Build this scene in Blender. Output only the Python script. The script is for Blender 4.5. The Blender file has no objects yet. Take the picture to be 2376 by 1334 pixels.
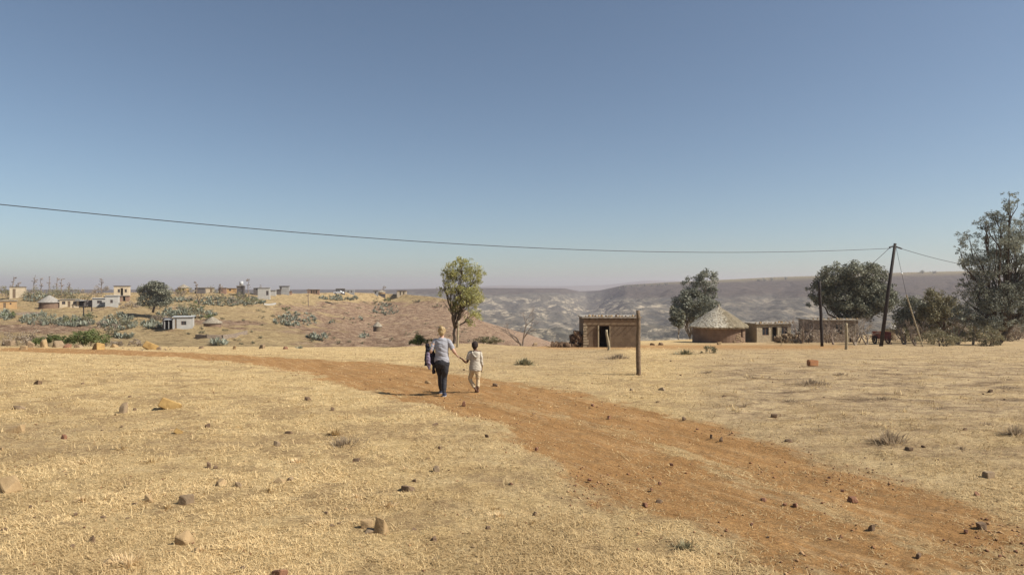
import bpy, bmesh, math, random
import numpy as np
from mathutils import Vector, Matrix
R = random.Random(7)
NR = np.random.default_rng(11)
C = bpy.context.scene.collection
F, CX, CY, CH = 1500.0, 1188.0, 667.0, 2.5      # focal length and centre of the 2376-wide frame, eye height

# ------------------------------------------------------------------ noise
def _h(i, j, s):
    n = (i.astype(np.int64) * 374761393 + j.astype(np.int64) * 668265263 + s * 1442695041) & 0x7fffffff
    n = ((n ^ (n >> 13)) * 1274126177) & 0x7fffffff
    return ((n ^ (n >> 16)) & 0xffff) / 65535.0
def vn(x, y, s=0):
    x = np.asarray(x, float); y = np.asarray(y, float)
    i = np.floor(x); j = np.floor(y); u = x - i; v = y - j
    u = u*u*(3-2*u); v = v*v*(3-2*v)
    a = _h(i, j, s); b = _h(i+1, j, s); c = _h(i, j+1, s); d = _h(i+1, j+1, s)
    return (a*(1-u)+b*u)*(1-v) + (c*(1-u)+d*u)*v
def fbm(x, y, s=0, o=4, g=.5):
    t = 0; a = 1; n = 0
    for k in range(o):
        t = t + a*vn(x*2**k+k*17.3, y*2**k-k*9.1, s+k); n += a; a *= g
    return t/n
def ss(a, b, x):
    t = np.clip((x-a)/(b-a), 0, 1); return t*t*(3-2*t)

# ------------------------------------------------------------------ terrain
PY = [0, 12, 15, 20, 25, 30, 40, 44, 52, 57, 70, 85, 110, 150]
PZ = [0, 0, 0, -.1, -.3, -.6, -1.3, -1.6, -2.3, -2.7, -3.5, -4.4, -5.7, -7.7]
def near_z(x, y):
    x = np.asarray(x, float); y = np.asarray(y, float)
    px = CX + F*x/np.maximum(y, 2.5)
    yc = np.interp(px, [1180, 1300, 1500, 1700, 2400], [46, 60, 78, 98, 140]) + 2.5*(vn(x*.25, y*.02, 3)-.5)
    z = np.interp(np.minimum(y, yc), PY, PZ)
    t = np.maximum(y-yc, 0)
    z = z - .32*np.minimum(t, 60)*ss(0, 5, t)
    z = z + .28*np.exp(-((px-1090)/130)**2)*np.exp(-((y-43)/3.5)**2)
    z = z + .22*np.exp(-((px-1440)/60)**2)*np.exp(-((y-33)/2.)**2)
    z = z + .10*(fbm(x*.22, y*.22, 5, 3)-.5)*ss(14, 30, y)
    return z
HS_P = [-1500, 0, 200, 400, 600, 700, 800, 940, 1000, 1040, 1080, 1120, 1180, 1230, 1300, 3000]
HS_Y = [676, 680, 680, 677, 681, 681, 678, 683, 688, 695, 718, 748, 783, 812, 860, 900]
def hill_z(x, y):
    x = np.asarray(x, float); y = np.asarray(y, float)
    px = CX + F*x/np.maximum(y, 30)
    S = np.interp(px, HS_P, HS_Y)
    D = np.interp(px, [0, 500, 900, 1040, 1180], [262, 255, 320, 300, 260])
    K = np.interp(px, [0, 500, 700, 870, 1100], [1.3, 1.3, .85, .55, .6])
    s = np.clip((y-90)/(D-90), 0, 1)
    b = np.maximum(818-S, 0)
    py = S + b*(1-s)**K
    z = CH - (py-CY)/F*np.minimum(y, D)
    z = z - np.maximum(y-D, 0)*.05 - np.maximum(90-y, 0)*.12
    w = ss(95, 130, y)*ss(0, 25, D-y)
    z = z + w*(2.4*(fbm(x*.03, y*.03, 21, 3)-.5) + 1.5*(fbm(x*.13, y*.16, 22, 3)-.5) + .6*(vn(x*.5, y*.6, 23)-.5))
    return z
VT_P = [-2000, 900, 1100, 1310, 1345, 1390, 1450, 1550, 1700, 1800, 1900, 2100, 2376, 3200]
VT_Y = [672, 672, 668, 669, 676, 674, 661, 655, 648, 643, 640, 632, 626, 622]
def valley_z(x, y):
    x = np.asarray(x, float); y = np.asarray(y, float)
    px = CX + F*x/np.maximum(y, 60)
    T = np.interp(px, VT_P, VT_Y)
    D = np.interp(px, [1100, 1300, 1360, 1450, 1700, 2000, 2400], [2300, 2300, 2600, 1900, 1700, 1500, 1400])
    s = np.clip((y-400)/(D-400), 0, 1)
    e = np.interp(px, [1300, 1450, 1800], [1.15, 1.0, .95])
    py = T + (812-T)*(1-s)**e
    # smooth mesa slope above the pale strata
    m = np.interp(px, [1300, 1400], [1, .55])
    py = py + m*9*np.exp(-((s-.62)/.12)**2) 
    z = CH - (py-CY)/F*np.minimum(y, D) - np.maximum(y-D, 0)*.01 - np.maximum(400-y, 0)*.10
    w = ss(400, 650, y)*ss(0, 260, D-y)
    rg = 1-np.abs(2*fbm(x*.0042+3, y*.0042, 31, 5, .55)-1)
    z = z + w*(30*(rg-.72) + 20*(fbm(x*.012, y*.009, 33, 4, .6)-.5) + 9*(fbm(x*.045, y*.03, 35, 3)-.5))
    rv = np.exp(-((px-1790-(py-690)*-1.1)/38)**2)*ss(640, 670, py)*(1-ss(735, 760, py))
    z = z - rv*9*w
    return z
def H(x, y):
    return float(max(near_z(x, y), hill_z(x, y)))
def X(px, Y): return (px-CX)/F*Y
def Zp(py, Y): return CH - (py-CY)/F*Y
YS = np.geomspace(4., 420., 2600)
def hit(px, py, y0=4., y1=420.):
    """first point where the line of sight through a pixel meets the land"""
    ys = YS; xs = (px-CX)/F*ys
    d = np.maximum(near_z(xs, ys), hill_z(xs, ys)) - (CH-(py-CY)/F*ys)
    k = int(np.argmax(d >= 0)) if (d >= 0).any() else len(ys)-1
    y = float(ys[k])
    if k > 0 and d[k] >= 0:
        t = -d[k-1]/(d[k]-d[k-1]+1e-12); y = float(ys[k-1]+(ys[k]-ys[k-1])*t)
    return Vector((X(px, y), y, H(X(px, y), y)))

# ------------------------------------------------------------------ track outline (world polygon)
up = [(0,806),(150,808),(300,812),(450,818),(600,826),(750,834),(900,840),(1050,862),(1160,884),(1270,899),(1380,922),(1500,943),(1620,975),(1730,1005),(1850,1048),(2000,1090),(2200,1150),(2420,1205),(2700,1300)]
lo = [(2500,1500),(2000,1480),(1800,1334),(1620,1255),(1480,1195),(1400,1140),(1320,1090),(1230,1045),(1150,990),(1080,965),(1000,940),(920,918),(840,900),(760,880),(660,856),(560,842),(420,829),(250,822),(100,818),(0,814)]
def gp(p):
    v = hit(p[0], p[1]); return (v.x, v.y)
POLY = np.array([gp(p) for p in up] + [gp(p) for p in lo])
MID = np.array([gp(p) for p in [(1100,925),(1190,945),(1290,960),(1400,990),(1520,1025),(1640,1070),(1760,1115),(1900,1170),(2050,1230),(2250,1290),(2500,1370)]])
def seg_d(x, y, P, closed):
    d = np.full(x.shape, 1e9); ins = np.zeros(x.shape, bool)
    n = len(P)
    for i in range(n if closed else n-1):
        a = P[i]; b = P[(i+1) % n]; e = b-a; L = e@e + 1e-9
        t = np.clip(((x-a[0])*e[0]+(y-a[1])*e[1])/L, 0, 1)
        d = np.minimum(d, np.hypot(x-a[0]-t*e[0], y-a[1]-t*e[1]))
        if closed:
            c = ((a[1] > y) != (b[1] > y)) & (x < (b[0]-a[0])*(y-a[1])/(b[1]-a[1]+1e-12)+a[0])
            ins ^= c
    return d, ins
def track_mask(x, y):
    d, ins = seg_d(x, y, POLY, True)
    sd = np.where(ins, d, -d)
    m = ss(-.6, .8, sd + 1.3*(fbm(x*1.1, y*1.1, 41, 4, .65)-.5))
    dm, _ = seg_d(x, y, MID, False)
    g = (1-ss(.02, .55, dm + .7*(fbm(x*1.6, y*1.6, 43, 4, .65)-.5)))*.62
    lr = ss(1, 5, x)*(1-ss(5.5, 8.5, y))*.75*ss(.42, .6, fbm(x*1.4, y*1.8, 47, 4, .65)); g = np.maximum(g, lr)
    g = g*np.interp(y, [5, 8, 14, 17], [.8, .9, .8, 0])
    return np.clip(m*(1-g), 0, 1)

# ------------------------------------------------------------------ materials
def _nt(name):
    m = bpy.data.materials.new(name); m.use_nodes = True
    nt = m.node_tree; b = nt.nodes['Principled BSDF']
    b.inputs['Specular IOR Level'].default_value = .25
    return m, nt, b
def noise(nt, scale, detail=4, rough=.6, vec=None, dist=0):
    n = nt.nodes.new('ShaderNodeTexNoise'); n.inputs['Scale'].default_value = scale
    n.inputs['Detail'].default_value = detail; n.inputs['Roughness'].default_value = rough
    n.inputs['Distortion'].default_value = dist
    if vec is not None: nt.links.new(vec, n.inputs['Vector'])
    return n.outputs['Fac']
def ramp(nt, fac, stops):
    r = nt.nodes.new('ShaderNodeValToRGB'); nt.links.new(fac, r.inputs['Fac'])
    e = r.color_ramp.elements
    while len(e) < len(stops): e.new(.5)
    for k, (p, c) in enumerate(stops):
        e[k].position = p; e[k].color = (*c, 1) if len(c) == 3 else c
    return r.outputs['Color']
def mix(nt, f, a, b, mode='MIX'):
    n = nt.nodes.new('ShaderNodeMix'); n.data_type = 'RGBA'; n.blend_type = mode
    for s, v in ((0, f), (6, a), (7, b)):
        if isinstance(v, (int, float)): n.inputs[s].default_value = v
        elif isinstance(v, tuple): n.inputs[s].default_value = (*v, 1)
        else: nt.links.new(v, n.inputs[s])
    return n.outputs[2]
def bump(nt, b, h, strength=.5, dist=.02):
    n = nt.nodes.new('ShaderNodeBump'); n.inputs['Strength'].default_value = strength
    n.inputs['Distance'].default_value = dist
    nt.links.new(h, n.inputs['Height']); nt.links.new(n.outputs[0], b.inputs['Normal'])
def coords(nt, kind='Object'):
    return nt.nodes.new('ShaderNodeTexCoord').outputs[kind]
def attr(nt, name):
    n = nt.nodes.new('ShaderNodeAttribute'); n.attribute_name = name; return n
def math_(nt, op, a, b):
    n = nt.nodes.new('ShaderNodeMath'); n.operation = op
    for k, v in enumerate((a, b)):
        if isinstance(v, (int, float)): n.inputs[k].default_value = v
        else: nt.links.new(v, n.inputs[k])
    return n.outputs[0]
def mat(name, c1, c2=None, scale=4, rough=.85, bmp=.0, bscale=None, dist=.02, spec=.25, metal=0):
    m, nt, b = _nt(name)
    c2 = c2 or tuple(v*.7 for v in c1)
    v = coords(nt)
    f = noise(nt, scale, 5, .65, v)
    nt.links.new(ramp(nt, f, [(.32, c2), (.66, c1)]), b.inputs['Base Color'])
    b.inputs['Roughness'].default_value = rough; b.inputs['Specular IOR Level'].default_value = spec
    b.inputs['Metallic'].default_value = metal
    if bmp: bump(nt, b, noise(nt, bscale or scale*3, 4, .6, v), bmp, dist)
    return m
def leafmat(name, dark, light, trans=.25, rough=.6):
    m, nt, b = _nt(name)
    a = attr(nt, 'var').outputs['Fac']
    col = ramp(nt, a, [(0, dark), (1, light)])
    nt.links.new(col, b.inputs['Base Color']); b.inputs['Roughness'].default_value = rough
    if trans:
        t = nt.nodes.new('ShaderNodeBsdfTranslucent'); nt.links.new(col, t.inputs['Color'])
        x = nt.nodes.new('ShaderNodeMixShader'); x.inputs[0].default_value = trans
        nt.links.new(b.outputs[0], x.inputs[1]); nt.links.new(t.outputs[0], x.inputs[2])
        nt.links.new(x.outputs[0], nt.nodes['Material Output'].inputs['Surface'])
    return m
def stonemat(name, stone1, stone2, mortar, scale=3.2):
    m, nt, b = _nt(name)
    v = coords(nt)
    n = nt.nodes.new('ShaderNodeTexVoronoi'); n.feature = 'DISTANCE_TO_EDGE'; n.inputs['Scale'].default_value = scale
    mp = nt.nodes.new('ShaderNodeMapping'); mp.inputs['Scale'].default_value = (1, 1, 1.6)
    nt.links.new(v, mp.inputs[0]); nt.links.new(mp.outputs[0], n.inputs['Vector'])
    n2 = nt.nodes.new('ShaderNodeTexVoronoi'); n2.inputs['Scale'].default_value = scale; nt.links.new(mp.outputs[0], n2.inputs['Vector'])
    st = mix(nt, n2.outputs['Color'], stone1, stone2)
    st = mix(nt, .25, st, ramp(nt, noise(nt, 14, 4, .6, v), [(.3, (.1, .08, .06)), (.7, (.5, .42, .32))]))
    e = ramp(nt, n.outputs['Distance'], [(.02, (0, 0, 0)), (.09, (1, 1, 1))])
    nt.links.new(mix(nt, e, mortar, st), b.inputs['Base Color']); b.inputs['Roughness'].default_value = .9
    bump(nt, b, e, .8, .03)
    return m

def ground_material():
    m, nt, b = _nt('field_soil')
    v = coords(nt)
    st = nt.nodes.new('ShaderNodeMapping'); st.inputs['Scale'].default_value = (.5, 1, 1); nt.links.new(v, st.inputs[0]); st = st.outputs[0]
    big = noise(nt, .35, 5, .65, v); medn = noise(nt, 2.2, 6, .7, st, .4); fine = noise(nt, 22, 6, .78, st, .6)
    straw = ramp(nt, medn, [(.30, (.37, .245, .11)), (.46, (.56, .40, .19)), (.66, (.69, .52, .275))])
    straw = mix(nt, ramp(nt, fine, [(.40, (.8, .8, .8)), (.56, (0, 0, 0))]), straw, (.33, .22, .105))
    straw = mix(nt, ramp(nt, big, [(.5, (0, 0, 0)), (.68, (.4, .4, .4))]), straw, (.50, .35, .18))
    bare = math_(nt, 'MULTIPLY', attr(nt, 'bare').outputs['Fac'], ramp(nt, noise(nt, 9, 5, .75, st), [(.35, (.25, .25, .25)), (.6, (1, 1, 1))]))
    straw = mix(nt, bare, straw, ramp(nt, fine, [(.35, (.17, .105, .05)), (.6, (.40, .27, .135))]))
    dry = attr(nt, 'weedy').outputs['Fac']
    wd = ramp(nt, noise(nt, 1.7, 8, .82, st), [(.39, (.15, .10, .06)), (.48, (.33, .235, .135)), (.60, (.52, .385, .215))])
    wf = math_(nt, 'MULTIPLY', dry, ramp(nt, noise(nt, 1.1, 5, .7, st), [(.30, (.3, .3, .3)), (.52, (1, 1, 1))]))
    straw = mix(nt, wf, straw, wd)
    m1 = nt.nodes.new('ShaderNodeMapping'); m1.inputs['Rotation'].default_value = (0, 0, 1.02); nt.links.new(v, m1.inputs[0])
    m2 = nt.nodes.new('ShaderNodeMapping'); m2.inputs['Scale'].default_value = (.22, 1.6, 1); nt.links.new(m1.outputs[0], m2.inputs[0]); sk = m2.outputs[0]
    dirt = ramp(nt, noise(nt, 2.6, 7, .75, sk), [(.30, (.25, .135, .05)), (.5, (.37, .20, .076)), (.70, (.48, .285, .12))])
    dirt = mix(nt, ramp(nt, noise(nt, 34, 5, .75, v), [(.38, (.75, .75, .75)), (.50, (0, 0, 0))]), dirt, (.24, .125, .055))
    dirt = mix(nt, ramp(nt, noise(nt, 3.2, 7, .8, sk), [(.53, (0, 0, 0)), (.67, (.6, .6, .6))]), dirt, (.56, .385, .205))
    dirt = mix(nt, ramp(nt, noise(nt, 2.2, 8, .85, st), [(.40, (.75, .75, .75)), (.49, (0, 0, 0))]), dirt, (.26, .155, .068))
    tr = attr(nt, 'track').outputs['Fac']
    f = math_(nt, 'ADD', tr, math_(nt, 'MULTIPLY', math_(nt, 'SUBTRACT', noise(nt, 3, 8, .85, sk), .5), 1.8))
    f = ramp(nt, f, [(.27, (0, 0, 0)), (.62, (1, 1, 1))])
    nt.links.new(mix(nt, f, straw, dirt), b.inputs['Base Color'])
    b.inputs['Roughness'].default_value = .95; b.inputs['Specular IOR Level'].default_value = .1
    bump(nt, b, math_(nt, 'ADD', fine, medn), 1, .05)
    return m
def hill_material():
    m, nt, b = _nt('hillside_soil')
    v = coords(nt)
    st = nt.nodes.new('ShaderNodeMapping'); st.inputs['Scale'].default_value = (.7, 1.0, 3); nt.links.new(v, st.inputs[0])
    a = noise(nt, .10, 6, .65, st.outputs[0]); c = noise(nt, .6, 8, .85, st.outputs[0])
    soil = ramp(nt, c, [(.37, (.08, .05, .032)), (.45, (.23, .14, .088)), (.54, (.35, .235, .15)), (.64, (.56, .42, .28))])
    grass = ramp(nt, c, [(.36, (.17, .12, .06)), (.47, (.39, .275, .14)), (.64, (.56, .42, .225))])
    g = attr(nt, 'grassy').outputs['Fac']
    f = math_(nt, 'ADD', g, math_(nt, 'MULTIPLY', math_(nt, 'SUBTRACT', a, .5), 1.6))
    f = ramp(nt, f, [(.4, (0, 0, 0)), (.6, (1, 1, 1))])
    nt.links.new(mix(nt, f, soil, grass), b.inputs['Base Color'])
    b.inputs['Roughness'].default_value = .95; b.inputs['Specular IOR Level'].default_value = .08
    bump(nt, b, c, 1, 1.3)
    return m
def valley_material():
    m, nt, b = _nt('valley_rock')
    geo = nt.nodes.new('ShaderNodeNewGeometry'); v = geo.outputs['Position']
    sep = nt.nodes.new('ShaderNodeSeparateXYZ'); nt.links.new(v, sep.inputs[0])
    st = nt.nodes.new('ShaderNodeMapping'); st.inputs['Scale'].default_value = (1, .35, 2.6); nt.links.new(v, st.inputs[0])
    n1 = noise(nt, .016, 7, .78, st.outputs[0], 1.); n2 = noise(nt, .06, 7, .8, st.outputs[0], .6); n3 = noise(nt, .004, 3, .6, v)
    n4 = noise(nt, .03, 7, .8, v, 1.)
    brown = ramp(nt, n2, [(.3, (.045, .04, .036)), (.5, (.085, .07, .056)), (.7, (.13, .10, .076))])
    scr = ramp(nt, n4, [(.3, (.05, .055, .055)), (.48, (.115, .105, .085)), (.7, (.24, .20, .145))])
    rock = ramp(nt, n2, [(.3, (.21, .165, .12)), (.5, (.44, .36, .25)), (.75, (.60, .50, .37))])
    low = mix(nt, math_(nt, 'MULTIPLY', ramp(nt, n1, [(.51, (0, 0, 0)), (.585, (1, 1, 1))]), attr(nt, 'rocky').outputs['Fac']), scr, rock)
    low = mix(nt, ramp(nt, n2, [(.40, (.85, .85, .85)), (.49, (0, 0, 0))]), low, (.06, .06, .048))
    hh = math_(nt, 'ADD', math_(nt, 'MULTIPLY', sep.outputs['Z'], -.06), math_(nt, 'MULTIPLY', n3, 2.6))
    hh = math_(nt, 'ADD', hh, -1.8)
    hf = ramp(nt, hh, [(.35, (0, 0, 0)), (.75, (1, 1, 1))])
    col = mix(nt, hf, brown, low)
    top = attr(nt, 'rim').outputs['Fac']
    col = mix(nt, top, col, (.22, .18, .10))
    nt.links.new(col, b.inputs['Base Color']); b.inputs['Roughness'].default_value = 1; b.inputs['Specular IOR Level'].default_value = 0
    bump(nt, b, n2, 1, 5)
    return m
M = {}
M['field'] = ground_material(); M['hill'] = hill_material(); M['valley'] = valley_material()
M['plateau'] = mat('plateau_earth', (.2, .17, .13), (.14, .125, .11), .002)
M['mud'] = mat('mud_plaster', (.205, .145, .09), (.12, .082, .052), 1.6, .95, .5, 9, .03)
M['mud_red'] = mat('red_mud_plaster', (.23, .15, .10), (.145, .095, .065), 1.4, .95, .5, 8, .03)
M['plaster_band'] = mat('smooth_mud_band', (.25, .18, .11), (.19, .135, .085), 1.5, .95, .3, 9, .01)
M['stone'] = stonemat('field_stone_masonry', (.52, .42, .27), (.34, .26, .17), (.42, .33, .21), 3.4)
M['stone_far'] = stonemat('rough_stone_walling', (.3, .23, .17), (.2, .15, .11), (.16, .12, .09), 2)
M['thatch'] = mat('old_thatch', (.36, .31, .235), (.15, .12, .085), 2.2, .95, 1, 16, .06)
def patched():
    m, nt, b = _nt('patched_thatch'); v = coords(nt)
    sp = nt.nodes.new('ShaderNodeSeparateXYZ'); nt.links.new(v, sp.inputs[0])
    n = noise(nt, 2.4, 5, .7, v); lump = noise(nt, 5, 4, .6, v)
    pale = ramp(nt, lump, [(.36, (.17, .135, .095)), (.5, (.38, .33, .25)), (.66, (.52, .47, .37))])
    old = ramp(nt, n, [(.3, (.12, .095, .06)), (.7, (.25, .205, .135))])
    f = math_(nt, 'ADD', math_(nt, 'MULTIPLY', sp.outputs[0], -.35), n)
    nt.links.new(mix(nt, ramp(nt, f, [(.40, (0, 0, 0)), (.62, (1, 1, 1))]), old, pale), b.inputs['Base Color']); b.inputs['Roughness'].default_value = .95
    bump(nt, b, lump, 1, .12); return m
M['thatch_patch'] = patched()
M['thatch_grey'] = mat('weathered_thatch', (.34, .31, .27), (.2, .18, .155), 3, .95, .8, 12, .05)
M['tin'] = mat('weathered_corrugated_iron', (.40, .36, .29), (.24, .19, .14), 2.5, .6, .2, 20, .01, .4)
M['tin_white'] = mat('pale_roof_sheet', (.50, .50, .49), (.36, .35, .34), 1, .5)
M['cream'] = mat('cream_wall', (.56, .46, .32), (.44, .35, .24), 1, .9)
M['ochre'] = mat('ochre_wall', (.50, .32, .15), (.40, .25, .12), 1, .9)
M['white'] = mat('white_wall', (.43, .41, .37), (.35, .33, .30), 1, .9)
M['grey'] = mat('grey_block_wall', (.33, .32, .30), (.24, .23, .22), 1, .9)
M['greydark'] = mat('dark_block_wall', (.14, .12, .11), (.09, .08, .075), 1, .9)
M['brick'] = mat('brown_brick_wall', (.30, .19, .13), (.2, .125, .09), 1.5, .9)
M['wood'] = mat('weathered_timber', (.23, .16, .1), (.10, .07, .045), 8, .85, .6, 30, .01)
M['wood_dark'] = mat('creosoted_timber', (.045, .035, .03), (.025, .02, .018), 6, .8, .4, 25, .01)
M['wood_pale'] = mat('sun_bleached_timber', (.38, .31, .2), (.24, .19, .12), 8, .85, .5, 25, .01)
M['void'] = mat('dark_interior', (.02, .017, .014), (.012, .01, .01), 2, .9)
M['glass'] = mat('window_glass', (.05, .055, .06), (.03, .03, .035), 1, .15, spec=.5)
M['wframe'] = mat('painted_window_frame', (.22, .12, .07), (.15, .08, .05), 3, .6)
M['cable'] = mat('dull_cable', (.05, .05, .055), (.035, .035, .04), 2, .6)
M['galv'] = mat('galvanised_steel', (.4, .4, .38), (.3, .3, .29), 5, .5, metal=.4)
M['porcelain'] = mat('white_porcelain', (.8, .8, .78), (.74, .74, .72), 5, .3)
M['rust'] = mat('rusty_red_metal', (.28, .08, .05), (.14, .05, .035), 4, .8)
M['bark'] = mat('rough_bark', (.12, .09, .065), (.06, .045, .035), 6, .95, .8, 20, .03)
M['bark_pale'] = mat('pale_bark', (.36, .30, .23), (.2, .155, .115), 3, .9, .5, 12, .02)
M['twig'] = mat('grey_twigs', (.26, .2, .155), (.16, .12, .09), 4, .95)
M['rock'] = mat('grey_brown_sandstone', (.32, .23, .14), (.20, .14, .085), 5, .95, .8, 18, .02)
M['rock_pale'] = mat('tan_sandstone', (.40, .275, .145), (.27, .18, .09), 4, .95, .7, 14, .02)
M['rock_ochre'] = mat('ochre_sandstone', (.42, .27, .10), (.28, .17, .065), 4, .95, .7, 14, .02)
M['rock_dark'] = mat('dark_ironstone', (.20, .13, .078), (.11, .07, .042), 6, .9, .8, 20, .02)
M['rock_red'] = mat('red_brown_stone', (.28, .14, .08), (.18, .09, .055), 6, .95, .8, 20, .02)
M['brickred'] = mat('orange_clay_brick', (.42, .2, .09), (.32, .15, .07), 6, .9, .4, 20, .01)
M['leaf_euc'] = leafmat('eucalyptus_leaves', (.075, .08, .06), (.42, .42, .325), .25)
M['leaf_dark'] = leafmat('dark_evergreen_leaves', (.055, .06, .042), (.36, .35, .25), .18)
M['leaf_lime'] = leafmat('yellow_green_leaves', (.22, .22, .085), (.54, .50, .20), .35)
M['leaf_green'] = leafmat('green_shrub_leaves', (.06, .08, .025), (.21, .23, .085), .2)
M['leaf_olive'] = leafmat('olive_scrub_leaves', (.13, .115, .06), (.33, .29, .17), .2)
M['leaf_grey'] = leafmat('grey_dry_twigs', (.20, .155, .115), (.42, .34, .25), .2)
M['agave'] = leafmat('grey_green_agave_leaves', (.13, .14, .10), (.35, .355, .27), .05)
M['weed'] = leafmat('dry_brown_weeds', (.24, .175, .115), (.50, .39, .26), .45, .9)
M['straw'] = leafmat('dry_straw', (.28, .18, .08), (.81, .612, .325), .25, .8)
M['straw_pale'] = leafmat('pale_straw', (.60, .43, .22), (.82, .63, .38), .25, .8)

# ------------------------------------------------------------------ object helpers
def props(o, label=None, cat=None, group=None, kind=None):
    if label: o['label'] = label
    if cat: o['category'] = cat
    if group: o['group'] = group
    if kind: o['kind'] = kind
    return o
def thing(name, loc, label, cat, group=None, rz=0):
    o = bpy.data.objects.new(name, None); C.objects.link(o); o.empty_display_size = .2
    o.location = loc; o.rotation_euler = (0, 0, rz)
    return props(o, label, cat, group)
def mobj(name, me, material, parent=None, smooth=False):
    o = bpy.data.objects.new(name, me); C.objects.link(o)
    if material: me.materials.append(material)
    if parent: o.parent = parent
    if smooth:
        me.polygons.foreach_set('use_smooth', np.ones(len(me.polygons), bool))
    return o
def from_np(name, v, f, attrs=None):
    """v (n,3) floats, f (m,k) ints"""
    me = bpy.data.meshes.new(name); v = np.asarray(v, np.float32); f = np.asarray(f, np.int32)
    k = f.shape[1]
    me.vertices.add(len(v)); me.vertices.foreach_set('co', v.ravel())
    me.loops.add(f.size); me.loops.foreach_set('vertex_index', f.ravel())
    me.polygons.add(len(f)); me.polygons.foreach_set('loop_start', np.arange(0, f.size, k, dtype=np.int32))
    me.update(calc_edges=True)
    for n, a in (attrs or {}).items():
        at = me.attributes.new(n, 'FLOAT', 'POINT'); at.data.foreach_set('value', np.asarray(a, np.float32))
    return me
class MB:
    def __init__(s): s.v = []; s.f = []
    def add(s, vs, fs):
        n = len(s.v); s.v += [tuple(p) for p in vs]; s.f += [tuple(i+n for i in q) for q in fs]
    def box(s, a, b, rz=0, piv=(0, 0)):
        (x0, y0, z0), (x1, y1, z1) = a, b
        vs = [(x, y, z) for z in (z0, z1) for x, y in ((x0, y0), (x1, y0), (x1, y1), (x0, y1))]
        if rz:
            c, q = math.cos(rz), math.sin(rz)
            vs = [(piv[0]+(x-piv[0])*c-(y-piv[1])*q, piv[1]+(x-piv[0])*q+(y-piv[1])*c, z) for x, y, z in vs]
        s.add(vs, [(0, 3, 2, 1), (4, 5, 6, 7), (0, 1, 5, 4), (1, 2, 6, 5), (2, 3, 7, 6), (3, 0, 4, 7)])
    def tube(s, pts, rad, n=6, cap=True):
        pts = [Vector(p) for p in pts]
        if isinstance(rad, (int, float)): rad = [rad]*len(pts)
        vs = []; ref = Vector((1, 0, 0))
        for i, p in enumerate(pts):
            t = (pts[min(i+1, len(pts)-1)]-pts[max(i-1, 0)]).normalized()
            if abs(t.dot(ref)) > .95: ref = Vector((0, 1, 0))
            u = (ref - t*ref.dot(t)).normalized(); w = t.cross(u); ref = u
            r = rad[i]; ra, rb = r if isinstance(r, tuple) else (r, r)
            for k in range(n):
                a = 2*math.pi*k/n
                vs.append(p + u*(ra*math.cos(a)) + w*(rb*math.sin(a)))
        fs = [(i*n+k, i*n+(k+1) % n, (i+1)*n+(k+1) % n, (i+1)*n+k) for i in range(len(pts)-1) for k in range(n)]
        if cap: fs += [tuple(range(n-1, -1, -1)), tuple(range((len(pts)-1)*n, len(pts)*n))]
        s.add(vs, fs)
    def ball(s, c, r, n=12, m=8):
        rx, ry, rz = r if isinstance(r, tuple) else (r, r, r)
        vs = [(c[0], c[1], c[2]-rz)]
        for j in range(1, m):
            a = math.pi*j/m
            for k in range(n):
                b = 2*math.pi*k/n
                vs.append((c[0]+rx*math.sin(a)*math.cos(b), c[1]+ry*math.sin(a)*math.sin(b), c[2]-rz*math.cos(a)))
        vs.append((c[0], c[1], c[2]+rz)); fs = []
        for k in range(n):
            fs.append((0, 1+(k+1) % n, 1+k)); e = 1+(m-2)*n
            fs.append((e+k, e+(k+1) % n, len(vs)-1))
            for j in range(m-2):
                a = 1+j*n; fs.append((a+k, a+(k+1) % n, a+n+(k+1) % n, a+n+k))
        s.add(vs, fs)
    def mesh(s, name='m'):
        me = bpy.data.meshes.new(name); me.from_pydata(s.v, [], s.f); me.update(); return me
    def build(s, name, material, parent=None, smooth=False):
        return mobj(name, s.mesh(name), material, parent, smooth)

# ------------------------------------------------------------------ terrain sheets
def polar(name, ys, ts, zf, material, attrs=None):
    T, Y = np.meshgrid(ts, ys); Xg = T*Y
    Z = zf(Xg, Y)
    n, m = Y.shape
    v = np.stack([Xg.ravel(), Y.ravel(), Z.ravel()], 1)
    i = np.arange((n-1)*m).reshape(n-1, m)[:, :-1].ravel()
    f = np.stack([i, i+1, i+m+1, i+m], 1)
    at = {k: fn(Xg.ravel(), Y.ravel()) for k, fn in (attrs or {}).items()}
    o = mobj(name, from_np(name, v, f, at), material, None, True)
    return props(o, kind='structure')
def ground_fine(x, y):
    z = near_z(x, y)
    tr = track_mask(x.ravel(), y.ravel()).reshape(x.shape)
    near = 1-ss(25, 45, y)
    z = z - .035*tr*near
    al = x*.52-y*.853; ac = x*.853+y*.52
    z = z + tr*near*.05*(fbm(al*.35, ac*2.6, 57, 3)-.5)
    z = z + near*(.05*(fbm(x*.9, y*.9, 51, 3)-.5) + (.045-.02*tr)*(fbm(x*5, y*5, 52, 3)-.5) + .02*(vn(x*19, y*19, 53)-.5))
    return z
def weedy(x, y):
    px = CX + F*x/y; py = CY + F*(CH-near_z(x, y))/y
    a = ss(1480, 1750, px)*np.interp(py, [800, 835, 850, 950, 1000, 1100, 1200], [.8, .85, 1, 1, .7, .5, .3])
    b = (1-ss(100, 500, px))*np.interp(py, [960, 1000, 1080], [.0, .35, .1])
    c = ss(950, 1100, px)*(1-ss(1400, 1500, px))*np.interp(py, [800, 830, 880], [.7, .6, .2])
    return np.clip(a+b+c, 0, 1)
def barec(x, y):
    q = .6*fbm(x*.9, y*1.3, 71, 4, .6) + .4*fbm(x*4, y*6, 72, 3)
    return (1-ss(.40, .52, q))*np.interp(y, [12, 40], [1, .6])
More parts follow.
